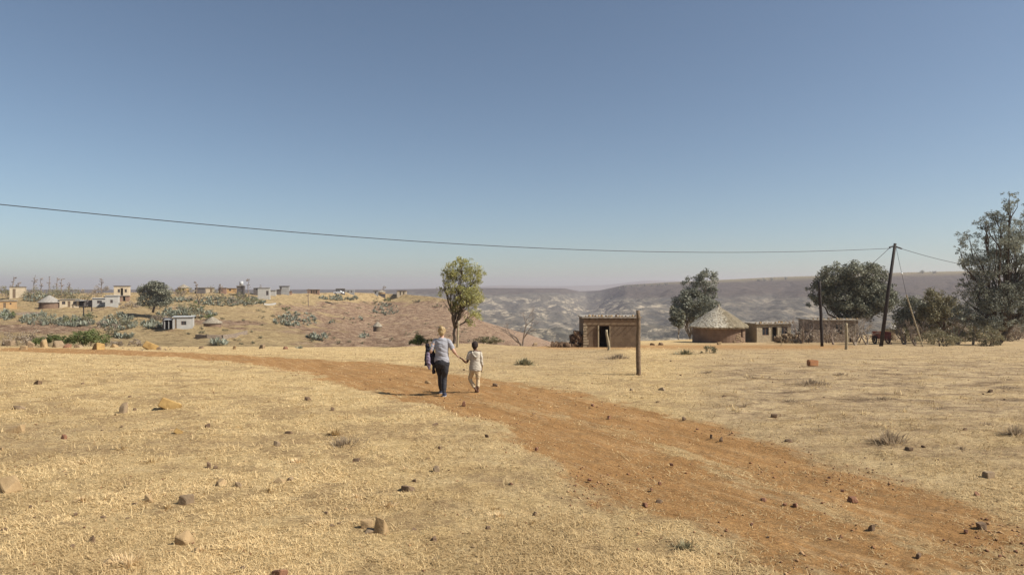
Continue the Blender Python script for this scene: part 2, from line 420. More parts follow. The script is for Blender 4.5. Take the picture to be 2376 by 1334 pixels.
def far_tr(x, y):
    px = CX + F*x/y; py = CY + F*(CH-near_z(x, y))/y
    # bare reddish earth in front of the huts
    bare = .6*ss(1150, 1300, px)*(1-ss(1900, 2100, px))*np.exp(-((py-805)/9)**2)
    return np.clip(track_mask(x, y) + bare, 0, 1)
ground = polar('ground', np.geomspace(2.5, 165, 430), np.linspace(-1.5, 1.5, 760), ground_fine, M['field'], {'track': far_tr, 'weedy': weedy, 'bare': barec})
# coarse skirt of the same field beside and behind the viewpoint, part of the ground
def skirt():
    xs = np.linspace(-160, 160, 65); ys = np.linspace(-90, 5, 24)
    Xg, Yg = np.meshgrid(xs, ys); v = np.stack([Xg.ravel(), Yg.ravel(), np.full(Xg.size, -.09)], 1)
    m = len(xs); i = np.arange((len(ys)-1)*m).reshape(-1, m)[:, :-1].ravel()
    o = mobj('ground', from_np('ground', v, np.stack([i, i+1, i+m+1, i+m], 1), {'track': np.zeros(len(v)), 'weedy': np.zeros(len(v)), 'bare': np.zeros(len(v))}), M['field'])
    props(o, kind='structure')
skirt()
def grassy(x, y):
    px = CX + F*x/y; py = CY + F*(CH-hill_z(x, y))/y
    a = np.interp(px, [0, 450, 620, 760, 1000, 1050], [.66, .74, .62, .38, .18, .05])
    a = a + .5*(1-ss(690, 712, py)) - .32*np.exp(-((px-520)/90)**2-((py-748)/9)**2)
    a = a + .25*ss(770, 790, py)*(1-ss(500, 800, px))
    a = a - .8*np.exp(-((px-60)/160)**2-((py-762)/9)**2)
    return np.clip(a, 0, 1)
polar('hillside', np.concatenate([np.linspace(60, 330, 300), np.linspace(334, 520, 30)]), np.linspace(-1.5, .45, 620), hill_z, M['hill'], {'grassy': grassy})
def rim(x, y):
    px = CX + F*x/y
    D = np.interp(px, [1100, 1300, 1360, 1450, 1700, 2000, 2400], [2300, 2300, 2600, 1900, 1700, 1500, 1400])
    return ss(.955, 1.0, y/D)*ss(1330, 1700, px)
def rocky(x, y):
    px = CX+F*x/y; py = CY+F*(CH-valley_z(x, y))/y
    return np.interp(px, [1100, 1500, 1700, 1800, 1900, 2300], [1, 1, .45, .35, .6, .2])*ss(682, 700, py)
polar('valley', np.concatenate([np.linspace(90, 400, 12), np.geomspace(405, 2700, 380), np.linspace(2750, 4500, 10)]), np.linspace(-1.3, 1.5, 900), valley_z, M['valley'], {'rim': rim, 'rocky': rocky})
PT_P = [-2000, 900, 980, 1040, 1110, 1180, 1300, 1400, 1470, 1500, 1570, 1640, 1750, 3200]
PT_Y = [673, 671, 669, 668, 664, 662, 664, 662, 654, 651, 652, 657, 654, 652]
def plat_z(x, y):
    px = CX + F*x/y
    T = np.interp(px, PT_P, PT_Y) + .8*(vn(px*.02, px*0, 61)-.5)
    t = ss(3800, 5600, y)
    zt = CH - (T-CY)/F*np.minimum(y, 5600)
    return -190 + (zt+190)*t**.5 - np.maximum(y-5600, 0)*.005 + 10*(fbm(x*.002, y*.002, 63, 3)-.5)*(1-t)
polar('plateau', np.linspace(3700, 7200, 60), np.linspace(-1.3, 1.5, 400), plat_z, M['plateau'])

# ------------------------------------------------------------------ dry grass and gravel (stuff)
def blades(n, x, y, z, L, W, up, var, ang=None):
    """n bent blades as 5-vertex strips"""
    a = NR.uniform(0, 2*np.pi, n) if ang is None else ang
    d = np.stack([np.cos(a)*np.cos(up), np.sin(a)*np.cos(up), np.sin(up)], 1)
    s = np.stack([-np.sin(a), np.cos(a), NR.uniform(-.4, .4, n)], 1)
    b = np.stack([x, y, z], 1)
    mid = b + d*(L*.55)[:, None]
    d2 = d.copy(); d2[:, 2] -= NR.uniform(.1, .6, n)
    tip = mid + d2*(L*.5)[:, None]
    tip[:, 2] = np.maximum(tip[:, 2], b[:, 2]+.004)
    w = s*(W/2)[:, None]
    V = np.stack([b-w, b+w, mid-w*.8, mid+w*.8, tip], 1).reshape(-1, 3)
    k = np.arange(n)[:, None]*5
    Fc = np.concatenate([k+np.array([[0, 1, 3]]), k+np.array([[0, 3, 2]]), k+np.array([[2, 3, 4]])], 1).reshape(-1, 3)
    return V, Fc, np.repeat(var, 5)
def scatter_grass():
    n = 700000
    Y = 1/NR.uniform(1/45, 1/4.6, n); t = NR.uniform(-.92, .92, n); x = t*Y
    tr = track_mask(x, Y)
    dn = fbm(x*1.1, Y*1.1, 71, 3)
    keep = NR.uniform(0, 1, n) < (1-tr)**2*(1-.62*weedy(x, Y))*np.clip(1.15-.95*barec(x, Y), .1, 1)
    keep |= (NR.uniform(0, 1, n) < .16*ss(.42, .62, fbm(x*1.8, Y*1.8, 79, 4, .65))*ss(0, 1, tr))
    x = x[keep]; Y = Y[keep]; n = len(x)
    z = ground_fine(x, Y) - .004
    px = CX+F*x/Y
    L = NR.uniform(.022, .075, n)*(.35+1.5*fbm(x*1.6, Y*1.6, 73, 2)); W = np.maximum(NR.uniform(.003, .006, n),   .00075*Y)
    up = np.abs(NR.normal(.25, .32, n)).clip(0, 1.3)
    base = .66 + .7*(fbm(x*.8, Y*.8, 75, 3)-.5)
    var = np.clip(NR.normal(base, .17, n) - .55*weedy(x, Y), 0, 1)
    q = 5000
    cy = 1/NR.uniform(1/26, 1/4.8, q//12); cx = NR.uniform(-.9, .9, q//12)*cy; k = NR.integers(0, q//12, q)
    sx = cx[k]+NR.normal(0, .06, q); sy = cy[k]+NR.normal(0, .06, q); ok = track_mask(sx, sy) < .4; sx = sx[ok]; sy = sy[ok]; q = len(sx)
    x = np.concatenate([x, sx]); Y = np.concatenate([Y, sy]); z = np.concatenate([z, ground_fine(sx, sy)-.004])
    L = np.concatenate([L, NR.uniform(.05, .15, q)]); W = np.concatenate([W, np.maximum(.003, .0008*sy)]); up = np.concatenate([up, NR.uniform(.3, 1.4, q)]); var = np.concatenate([var, NR.uniform(.1, 1, q)]); n = len(x)
    V, Fc, va = blades(n, x, Y, z, L, W, up, var)
    o = mobj('dry_grass', from_np('dry_grass', V, Fc, {'var': va}), M['straw'])
    props(o, 'short dry straw-coloured grass matted over the field', 'grass', kind='stuff')
scatter_grass()
def tuft(name, px, py, wpx, hpx, n, material, label, cat='grass tuft', group=None, lean=0):
    p = hit(px, py); s = p.y/F; w = wpx*s/2; h = hpx*s
    r = np.abs(NR.normal(0, .5, n)).clip(0, 1.1)*w; a = NR.uniform(0, 2*np.pi, n)
    bx = r*np.cos(a); by = r*np.sin(a)*.8
    out = np.arctan2(by, bx) + NR.normal(0, .5, n)
    up = np.clip(1.2 - .9*r/w + NR.normal(0, .4, n), .1, 1.5)
    L = h*NR.uniform(.55, 1.15, n); W = np.full(n, max(.004, p.y*.0011))
    V, Fc, va = blades(n, bx, by, np.full(n, -.01), L, W, up, NR.uniform(0, 1, n), out)
    o = mobj(name, from_np(name, V, Fc, {'var': va}), material); o.location = p
    return props(o, label, cat, group)
def scatter_gravel():
    n = 5200
    Y = 1/NR.uniform(1/24, 1/4.8, n*6); t = NR.uniform(-.9, .9, n*6); x = t*Y
    tr = track_mask(x, Y); q = fbm(x*.8, Y*.8, 77, 3)
    ed = np.clip(4*tr*(1-tr), 0, 1)
    k = NR.uniform(0, 1, n*6) < (.02+.35*tr*ss(.5, .68, q) + .5*ed*ss(.45, .65, q))
    x = x[k][:n]; Y = Y[k][:n]; n = len(x)
    z = ground_fine(x, Y)
    r = NR.gamma(2., .0032, n)+.003 + .0004*Y
    oc = np.array([(1, 0, 0), (0, 1, 0), (-1, 0, 0), (0, -1, 0), (0, 0, 1), (0, 0, -1)], float)
    V = oc[None]*NR.uniform(.5, 1.2, (n, 6, 1))*r[:, None, None]*np.array([1.2, 1.2, .75]) + NR.normal(0, .15, (n, 6, 3))*r[:, None, None]
    V = V + np.stack([x, Y, z+r*.25], 1)[:, None]
    fo = np.array([(0, 1, 4), (1, 2, 4), (2, 3, 4), (3, 0, 4), (1, 0, 5), (2, 1, 5), (3, 2, 5), (0, 3, 5)])
    Fc = (fo[None]+np.arange(n)[:, None, None]*6).reshape(-1, 3)
    m, nt, b = _nt('loose_clods')
    nt.links.new(ramp(nt, attr(nt, 'var').outputs['Fac'], [(0, (.13, .06, .035)), (.6, (.3, .15, .07)), (1, (.42, .27, .14))]), b.inputs['Base Color']); b.inputs['Roughness'].default_value = .95
    o = mobj('gravel', from_np('gravel', V.reshape(-1, 3), Fc, {'var': np.repeat(NR.uniform(0, 1, n), 6)}), m)
    props(o, 'loose gravel and small clods of red earth along the dirt track', 'gravel', kind='stuff')
scatter_gravel()

# ------------------------------------------------------------------ stones
def rock_mesh(w, d, h, seed, pts=13, slab=0):
    r = random.Random(seed); bm = bmesh.new()
    sk = r.uniform(-.25, .25)
    for ix in (-1, 1):
        for iy in (-1, 1):
            for iz in (-.35, 1):
                t = .78 if iz > 0 else 1
                bm.verts.new(((ix*t*r.uniform(.3, 1.02)+sk*max(iz, 0))*w/2, iy*t*r.uniform(.3, 1.05)*d/2, iz*h*(r.uniform(.3, 1.02) if iz > 0 else 1)))
    for _ in range(pts-8):
        a = r.uniform(0, 2*math.pi); e = math.asin(r.uniform(-.3, .98)); k = r.uniform(.85, 1.02)
        bm.verts.new((math.cos(a)*math.cos(e)*k*w/2, math.sin(a)*math.cos(e)*k*d/2, math.sin(e)*k*h*.95))
    bmesh.ops.convex_hull(bm, input=bm.verts[:])
    bmesh.ops.delete(bm, geom=[v for v in bm.verts if not v.link_faces], context='VERTS')
    try: bmesh.ops.bevel(bm, geom=bm.edges[:], offset=min(w, h)*.045, segments=1, affect='EDGES')
    except Exception: pass
    if slab:
        bmesh.ops.rotate(bm, verts=bm.verts, cent=(0, 0, 0), matrix=Matrix.Rotation(slab, 3, 'Y'))
    me = bpy.data.meshes.new('rock'); bm.to_mesh(me); bm.free(); return me
def rock(px, py, w, h, mt, label, name='rock', group='stones lying in the field', tilt=0, pts=12, cat='rock'):
    if mt == 'rock_dark' or name == 'boulder': w *= .85; h *= .8
    p = hit(px, py); s = p.y/F
    o = mobj(name, rock_mesh(w*s*1.22, w*s*.85, h*s*1.3, int(px*7+py), pts, tilt), M[mt])
    o.location = (p.x, p.y + w*s*.3, p.z-.14*h*s); o.rotation_euler = (0, 0, R.uniform(-.6, .6))
    return props(o, label, cat, group)
ROCKS = [
 (284,958,22,28,'rock','grey upright stone like a small stump, left of the ochre slab',0),
 (84,892,22,12,'rock_dark','flat dark stone with a bump on top near the left edge, below the track',0),
 (481,992,16,14,'rock_dark','dark jagged stone right of the small ochre wedge',0),
 (145,1021,16,17,'rock_red','small red-brown pointed stone on the left of the field',0),
 (24,1003,42,15,'rock_pale','low tan stone at the left edge, above the red-brown pointed one',0),
 (38,949,28,7,'rock','thin flat grey stone near the left edge, level with the ochre slab',0),
 (8,1142,62,34,'rock_pale','large pale boulder cut by the left edge of the view',.5),
 (483,1084,13,16,'rock_dark','tiny black upright stone alone in the pale grass at left',0),
 (511,1131,34,17,'rock_pale','tan wedge stone, left one of a close pair',-.25),
 (553,1132,20,13,'rock','small brown stone, right one of a close pair',0),
 (341,1163,24,14,'rock_pale','small tan stone half buried left of the lower middle',0),
 (426,1170,34,20,'rock','low brown stone in dark weeds left of the lower middle',0),
 (641,1124,38,14,'rock_pale','flat tan stone with a dark shaded lip',0),
 (672,1118,16,12,'rock','small stone just right of the flat tan one with the dark lip',0),
 (945,1141,38,14,'rock_dark','smooth dark domed stone in the lower middle of the field',0),
 (882,1240,36,38,'rock_pale','tallest boulder of the cluster in the lower middle foreground',0),
 (848,1226,32,22,'rock_pale','squat boulder leaning beside the tallest one of the cluster',0),
 (860,1240,44,11,'rock','flat slab lying in front of the boulder cluster',0),
 (211,1258,18,20,'rock_dark','black lump of stone in the lower left foreground',0),
 (423,1262,40,24,'rock_pale','tan wedge boulder in the lower left foreground',-.3),
 (252,1312,46,16,'rock_pale','flat tan slab beside the pale straw tuft at the bottom left',0),
 (643,1346,42,26,'rock_red','pinkish stone cut by the bottom edge of the view',0),
 (1008,1258,20,14,'rock_dark','dark stone in weeds right of the boulder cluster',0),
 (668,1006,22,8,'rock_dark','thin dark stone left of the dry grey weed patch',0),
 (826,1071,22,9,'rock_dark','dark angular stone under the dry grey weed patch',0),
 (640,1034,20,12,'rock','small grey-brown stone left of the dry grey weed patch',0),
 (1011,1095,18,16,'rock','rounded brown stone standing above the dark domed one',0),
 (1009,986,22,5,'rock_dark','thin dark flat stone in the grass below the walkers',0),
 (713,929,18,9,'rock_dark','dark stone in the grass left of the woman\'s shadow',0),
 (772,953,12,10,'rock_dark','small dark pointed stone below the tip of the woman\'s shadow',0),
 (992,888,14,5,'rock_pale','pale flat stone on the track left of the woman\'s knees',0),
 (1151,894,15,6,'rock_dark','dark flat stone on the track right of the child',0),
 (1075,938,9,7,'rock_red','small clod on the track below the child',0),
 (1241,1196,13,12,'rock_dark','small dark upright stone below the track near the bottom',0),
 (1020,1040,12,7,'rock_dark','little dark stone between the thin flat stone and the rounded brown one',0),
 (1540,907,20,8,'rock','brown wedge stone in the grass below the fence post',-.2),
 (1466,907,12,7,'rock','small stone left of the brown wedge below the fence post',0),
 (1588,973,12,9,'rock_dark','dark stone above the track edge, right of the fence post',0),
 (1651,1014,9,7,'rock_dark','left one of two dark clods on the upper wheel track',0),
 (1673,1020,11,8,'rock_dark','right one of two dark clods on the upper wheel track',0),
 (1835,1026,26,10,'rock_dark','flat dark oval stone beside the upper edge of the track',0),
 (1797,968,18,9,'rock_dark','dark stone with weeds, above the flat oval one',0),
 (2024,1229,19,15,'rock_dark','round dark stone on the track in the lower right',0),
 (2281,1226,30,14,'rock_dark','large dark stone near the right edge of the track',0),
 (1531,1164,20,6,'rock_dark','thin dark stick-like stone on the lower wheel track',0),
 (1982,1160,22,9,'rock_red','red-brown clod among weeds between the wheel tracks',0),
 (2112,1045,22,9,'rock_dark','dark low stone under the grey weed bush at right',0),
 (2240,1000,14,9,'rock_dark','small dark stone right of the grey weed bush',0),
 (2300,911,12,8,'rock_dark','small dark stone in the far grass at the right edge',0),
 (1774,1160,14,5,'rock_red','small flat clod on the lower wheel track',0),
 (2135,1290,18,8,'rock_dark','dark clod near the bottom right corner',0),
 (1782,1248,10,8,'rock_dark','small dark clod left of the round dark stone',0),
 (2270,1150,14,8,'rock_red','small red clod above the large dark stone',0),
]
for (px, py, w, h, mt, lb, tl) in ROCKS: rock(px, py, w, h, mt, lb, tilt=tl)
def brick_block(px, py, w, h, mt, label):
    p = hit(px, py); s = p.y/F; me = MB(); me.box((-w*s/2, -w*s/4, -.02), (w*s/2, w*s/4, h*s))
    bm = bmesh.new(); bm.from_mesh(me.mesh()); bmesh.ops.bevel(bm, geom=bm.edges[:], offset=h*s*.12, segments=2, affect='EDGES')
    for v in bm.verts: v.co += Vector((R.uniform(-1, 1), R.uniform(-1, 1), R.uniform(-1, 1)))*h*s*.05
    m2 = bpy.data.meshes.new('block'); bm.to_mesh(m2); bm.free()
    o = mobj('brick', m2, M[mt]); o.location = p; o.rotation_euler = (0, .05, R.uniform(.1, .5)); return props(o, label, 'brick')
def slab(px, py, w, h, mt, label, tilt, name='rock', seed=0):
    p = hit(px, py); s = p.y/F; r = random.Random(seed); bm = bmesh.new()
    W, D, T = w*s*.95, w*s*.75, h*s*.9
    for x, y, z in [(-1, -1, -1), (1, -1, -1), (1, 1, -1), (-1, 1, -1), (-1, -1, 1), (1, -1, 1), (1, 1, 1), (-1, 1, 1), (0, -1.1, .9), (.2, 1.1, 1)]:
        bm.verts.new((x*W/2*r.uniform(.8, 1.05), y*D/2*r.uniform(.8, 1.05), z*T/2*r.uniform(.8, 1.1)))
    bmesh.ops.convex_hull(bm, input=bm.verts[:]); bmesh.ops.bevel(bm, geom=bm.edges[:], offset=T*.06, segments=1, affect='EDGES')
    me = bpy.data.meshes.new('slab'); bm.to_mesh(me); bm.free()
    o = mobj(name, me, M[mt]); o.location = (p.x, p.y+D*.4, p.z+h*s*.3); o.rotation_euler = (-.25, tilt, .25)
    return props(o, label, 'rock' if name == 'rock' else 'boulder', 'stones lying in the field' if name == 'rock' else 'boulders along the rim of the field')
slab(385, 951, 50, 27, 'rock_ochre', 'big tilted ochre slab standing out of the pale grass', .45, seed=4)
slab(411, 1007, 20, 13, 'rock_ochre', 'small ochre wedge of stone below the big ochre slab', .5, seed=9)
slab(344, 811, 34, 19, 'rock_ochre', 'long ochre slab tilted on the rim', .5, 'boulder', 12)
brick_block(1885, 848, 24, 13, 'brickred', 'orange clay brick lying in the grey weeds at right')
brick_block(2293, 1106, 26, 12, 'rock', 'tan block of stone lying in the grass near the right edge')
EDGE = [(12,802,36,18,'rock','low grey boulder at the far left of the field rim'),
 (68,806,26,28,'rock','tall rounded boulder on the rim, left of the green shrub'),
 (50,811,22,14,'rock_pale','low boulder at the foot of the tall rounded one on the rim'),
 (98,806,22,22,'rock_pale','pale squared boulder on the rim below the green shrub'),
 (128,806,34,20,'rock','broad brown boulder on the rim under the right of the green shrub'),
 (150,807,24,14,'rock_red','reddish boulder on the rim right of the broad brown one'),
 (178,807,22,11,'rock','flat boulder on the rim left of the ochre mound'),
 (220,811,36,20,'rock_ochre','ochre mound-shaped boulder on the rim'),
 (368,812,13,13,'rock','small dark block at the right end of the long ochre slab'),
 (606,809,17,16,'rock','pointed brown boulder alone on the rim'),
 (262,806,20,9,'rock_pale','low tan stone between the two ochre boulders of the rim'),
 (465,809,14,7,'rock','small brown stone on the rim right of the long slab'),
 (543,811,9,10,'rock_pale','small pale upright stone on the rim left of the pointed boulder'),
 (662,810,14,6,'rock_red','small red stone on the rim right of the pointed boulder'),
 (1286,799,18,7,'rock','low brown stone left of the dark mound by the shed'),
 (1240,800,15,6,'rock_pale','low pale stone right of the bare little tree'),
 (1515,801,14,6,'rock_dark','small dark stone left of the thatched hut, first of the pair'),
 (1535,801,16,8,'rock_dark','dark stone left of the thatched hut, second of the pair'),
 (1670,800,16,9,'rock_pale','pale rubble stone at the foot of the thatched hut')]
for (px, py, w, h, mt, lb) in EDGE: rock(px, py, w, h, mt, lb, 'boulder', 'boulders along the rim of the field', tilt=R.uniform(-.3, .3), cat='boulder')
# countable small stones: three shared kinds
protos = [rock_mesh(.10, .08, .055, 900+k, 12) for k in range(6)]
def small_stones(n, region, mt, label, group, name='stone'):
    k = 0
    while k < n:
        px = R.uniform(region[0], region[2]); py = region[1]+(region[3]-region[1])*R.random()
        p = hit(px, py); tr = track_mask(np.array([p.x]), np.array([p.y]))[0]
        if (tr > .5) != (mt == 'rock_red'): continue
        me = protos[k % 6].copy(); me.materials.append(M[mt])
        o = bpy.data.objects.new(name, me); C.objects.link(o)
        s = R.uniform(.25, .75)*(.8+p.y*.03); o.scale = (s*R.uniform(.9, 1.5), s, s*R.uniform(.6, 1.1)); o.rotation_euler = (0, 0, R.uniform(0, 6)); o.location = (p.x, p.y, p.z)
        props(o, label, 'stone', group); k += 1
small_stones(40, (5, 850, 1150, 1325), 'rock_dark', 'small dark stone half sunk in the pale grass left of the track', 'small dark stones in the grass left of the track')
small_stones(34, (5, 860, 1150, 1325), 'rock_pale', 'small tan stone half sunk in the pale grass left of the track', 'small tan stones in the grass left of the track')
small_stones(26, (1500, 830, 2370, 1080), 'rock_dark', 'small dark stone in the weedy grass right of the track', 'small dark stones in the grass right of the track')
small_stones(26, (1200, 900, 2370, 1325), 'rock_red', 'small red-brown clod lying on the dirt track', 'clods of earth lying on the dirt track', 'clod')
small_stones(34, (5, 803, 470, 815), 'rock', 'small brown stone among the boulders on the left rim of the field', 'small stones along the left rim')
# weeds and tufts
tuft('weed', 2062, 1028, 95, 38, 300, M['weed'], 'grey dry weed bush with a dark heart, right side of the field', 'weed')
tuft('weed', 800, 1032, 100, 26, 200, M['weed'], 'sprawling dry grey weed patch in the middle of the pale grass', 'weed')
tuft('weed', 777, 1008, 26, 22, 160, M['straw'], 'small brown rounded weed above the sprawling grey patch', 'weed')
tuft('grass_tuft', 300, 1312, 95, 48, 130, M['straw_pale'], 'pale spiky straw tuft in the bottom left foreground')
tuft('weed', 2355, 1010, 50, 32, 200, M['weed'], 'grey weed bush cut by the right edge of the view', 'weed')
tuft('weed', 1218, 846, 42, 20, 260, M['leaf_olive'], 'green weed in the dry grass right of the child', 'weed')
tuft('weed', 1881, 893, 120, 16, 420, M['weed'], 'wide low grey weed patch in the right field below the brick', 'weed')
tuft('weed', 1590, 822, 48, 15, 220, M['leaf_olive'], 'sparse green weed left of the bright green bush', 'weed')
tuft('weed', 1432, 832, 70, 14, 300, M['weed'], 'dry weeds on the low mound in front of the shed', 'weed')
tuft('weed', 1725, 944, 14, 16, 26, M['weed'], 'small spiky dark weed in the pale grass beyond the track', 'weed')
tuft('weed', 1590, 1270, 70, 22, 160, M['leaf_olive'], 'dark green weedy patch below the track at the bottom', 'weed')
for k, (px, py) in enumerate([(1950,870),(2050,925),(2180,950),(2330,900),(1745,878),(1835,930),(2230,1040),(1640,865),(2290,985),(1900,1000)]):
    tuft('weed', px, py, R.uniform(40, 90), R.uniform(6, 11), 90, M['weed'], 'low grey-brown weed scattered in the right field', 'weed', 'low weeds scattered in the right field')
for k in range(26):
    px = R.uniform(10, 1300); py = R.uniform(1000, 1325)
    if 1050 < px and py < 1180: continue
    tuft('grass_tuft', px, py, R.uniform(25, 60), R.uniform(10, 22), 60, M['straw_pale'] if k % 2 else M['straw'], 'low tuft of dry straw standing in the left foreground grass', 'grass tuft', 'straw tufts in the left foreground')

# ------------------------------------------------------------------ vegetation builders
def leaf_quads(P, size, asp=.45, droop=0.):
    n = len(P)
    a = NR.uniform(0, 2*np.pi, n); e = np.arcsin(NR.uniform(-1, 1, n)) - droop
    d = np.stack([np.cos(a)*np.cos(e), np.sin(a)*np.cos(e), np.sin(e)], 1)
    r = NR.normal(0, 1, (n, 3)); s = np.cross(d, r); s /= np.linalg.norm(s, axis=1)[:, None]+1e-9
    L = size*NR.uniform(.6, 1.4, n)
    d = d*(L/2)[:, None]; s = s*(L*asp/2)[:, None]
    V = np.stack([P-d, P+s, P+d, P-s], 1).reshape(-1, 3)
    return V, np.arange(n*4).reshape(-1, 4)
def crown_mesh(name, lobes, n, size, ncl, clr=.28, droop=0, asp=.45, shell=.55, seed=0):
    """lobes: (x, y, z, rx, ry, rz) about the tree's foot"""
    L = np.array(lobes, float); vol = L[:, 3]*L[:, 4]*L[:, 5]; pr = vol**.8/np.sum(vol**.8)
    pick = NR.choice(len(L), ncl, p=pr)
    u = NR.normal(0, 1, (ncl, 3)); u /= np.linalg.norm(u, axis=1)[:, None]
    r = (shell + (1-shell)*NR.uniform(0, 1, ncl)**.6)*NR.uniform(.75, 1.04, ncl)
    Cc = L[pick, :3] + u*r[:, None]*L[pick, 3:]
    rad = clr*np.mean(L[pick, 3:], axis=1)*NR.uniform(.55, 1.35, ncl)
    w = rad**1.6; k = NR.choice(ncl, n, p=w/w.sum())
    g = NR.normal(0, 1, (n, 3)); g /= np.linalg.norm(g, axis=1)[:, None]
    P = Cc[k] + g*(rad[k]*NR.uniform(0, 1, n)**.45)[:, None]*np.array([1, 1, .8])
    V, Fc = leaf_quads(P, size, asp, droop)
    cv = NR.uniform(0, 1, ncl)
    var = np.clip(.55*cv[k] + .45*NR.uniform(0, 1, n), 0, 1)
    return from_np(name, V, Fc, {'var': np.repeat(var, 4)}), Cc
def wob(a, b, n, amp):
    a = Vector(a); b = Vector(b); L = (b-a).length; out = []
    for i in range(n+1):
        t = i/n; k = math.sin(math.pi*t)*amp*L
        out.append(a.lerp(b, t) + Vector((R.gauss(0, k), R.gauss(0, k), R.gauss(0, k*.5))))
    return out
def tree(name, px, base_py, Y, lobes_px, n, size, ncl, leaf, bark, label, trunk_r, cat='tree', group=None, fork=.35, base=None, nb=14, droop=0, clr=.28, shell=.5, asp=.45, stems=1, depth=.8):
    z0 = H(X(px, Y), Y) if base is None else base
    p = Vector((X(px, Y), Y, z0)); s = Y/F
    t = thing(name, p, label, cat, group)
    lobes = []
    for (lx, ly, rx, ry) in lobes_px:
        lobes.append(((lx-px)*s, R.uniform(-.25, .25)*rx*s, Zp(ly, Y)-z0, rx*s, rx*s*depth, ry*s))
    me, Cc = crown_mesh('crown', lobes, n, size, ncl, clr, droop, asp, shell)
    mobj('crown', me, M[leaf], t)
    mb = MB(); top = max(l[2] for l in lobes)
    big = max(lobes, key=lambda l: l[3]*l[5])
    fz = big[2]*fork+.1
    for q in range(stems):
        off = (q-(stems-1)/2)*trunk_r*2.6
        f = Vector((big[0]*.3+off*1.5, 0, fz))
        mb.tube(wob((off, 0, -.25), f, 4, .03), [trunk_r*1.25, trunk_r, trunk_r*.92, trunk_r*.85, trunk_r*.8], 8)
        for l in lobes:
            pts = wob(f, (l[0], l[1], l[2]+l[5]*.25), 4, .06)
            mb.tube(pts, [trunk_r*.7, trunk_r*.5, trunk_r*.35, trunk_r*.22, trunk_r*.08], 6)
        idx = NR.choice(len(Cc), min(nb, len(Cc)), replace=False)
        for i in idx:
            c = Vector(Cc[i]); l = min(lobes, key=lambda l: (Vector(l[:3])-c).length)
            st = f.lerp(Vector((l[0], l[1], l[2])), R.uniform(.2, .9))
            mb.tube(wob(st, c, 3, .08), [trunk_r*.28, trunk_r*.18, trunk_r*.1, trunk_r*.04], 5)
    mb.build('trunk', M[bark], t, True)
    return t
def bare_tree(name, px, Y, hpx, label, r, bark='bark', spread=.55, depth=5, cat='tree', group=None, stems=1, base=None, twigs=None, wpx=None, seed=1, first=.3):
    rr = random.Random(seed); s = Y/F; z0 = H(X(px, Y), Y) if base is None else base
    t = thing(name, (X(px, Y), Y, z0), label, cat, group)
    mb = MB(); tw = mb; h = hpx*s
    def grow(p, d, L, rad, k):
        q = p + d*L*rr.uniform(.9, 1.15); m = (p+q)/2 + Vector((rr.gauss(0, 1), rr.gauss(0, 1), rr.gauss(0, .5)))*L*.06
        (mb if k > 2 else tw).tube([p, m, q], [rad, rad*.85, rad*.68], 5 if k > 2 else 3, False)
        if k <= 0: return
        for _ in range(3 if k < 4 and rr.random() < .75 else 2):
            nd = (d + Vector((rr.gauss(0, spread), rr.gauss(0, spread), rr.gauss(.12, spread*.6)))).normalized()
            grow(q if rr.random() < .8 else m, nd, L*rr.uniform(.62, .85), rad*rr.uniform(.5, .68), k-1)
    for q in range(stems):
        a = rr.uniform(0, 6.28); k = .12 if stems == 1 else .5
        d = Vector((math.cos(a)*k, math.sin(a)*k, 1)).normalized()
        if stems == 2: d = Vector(((-.55, .12)[q], .1, 1)).normalized()
        grow(Vector((0, 0, -.1)), d, h*first, r, depth)
    mb.build('branches', M[bark], t, True)
    return t
def bush(name, px, py, wpx, hpx, leaf, label, n=1200, size=None, Y=None, cat='shrub', group=None, lob=5, rough=.3):
    p = hit(px, py) if Y is None else Vector((X(px, Y), Y, Zp(py, Y)))
    s = p.y/F; w = wpx*s; h = hpx*s
    lobes = []
    for k in range(lob):
        u = (k+.5)/lob-.5 if lob > 1 else 0
        hh = h*(1-1.5*u*u)*R.uniform(.75, 1)
        lobes.append((u*w*.8, R.uniform(-.2, .2)*h, hh*.5, w*.62/lob+.12*w, min(w*.4, h*.7), hh*.5))
    me, _ = crown_mesh('foliage', lobes, n, size or max(.05, p.y*.0016), max(12, n//40), .38, 0, .5, .35)
    t = thing(name, p, label, cat, group); mobj('foliage', me, M[leaf], t)
    mb = MB()
    for k in range(5):
        l = R.choice(lobes); mb.tube(wob((l[0]*.4, 0, -.1), (l[0], l[1], l[2]*1.3), 3, .06), [.03*h, .022*h, .015*h, .006*h], 5)
    mb.build('stems', M['twig'], t); return t
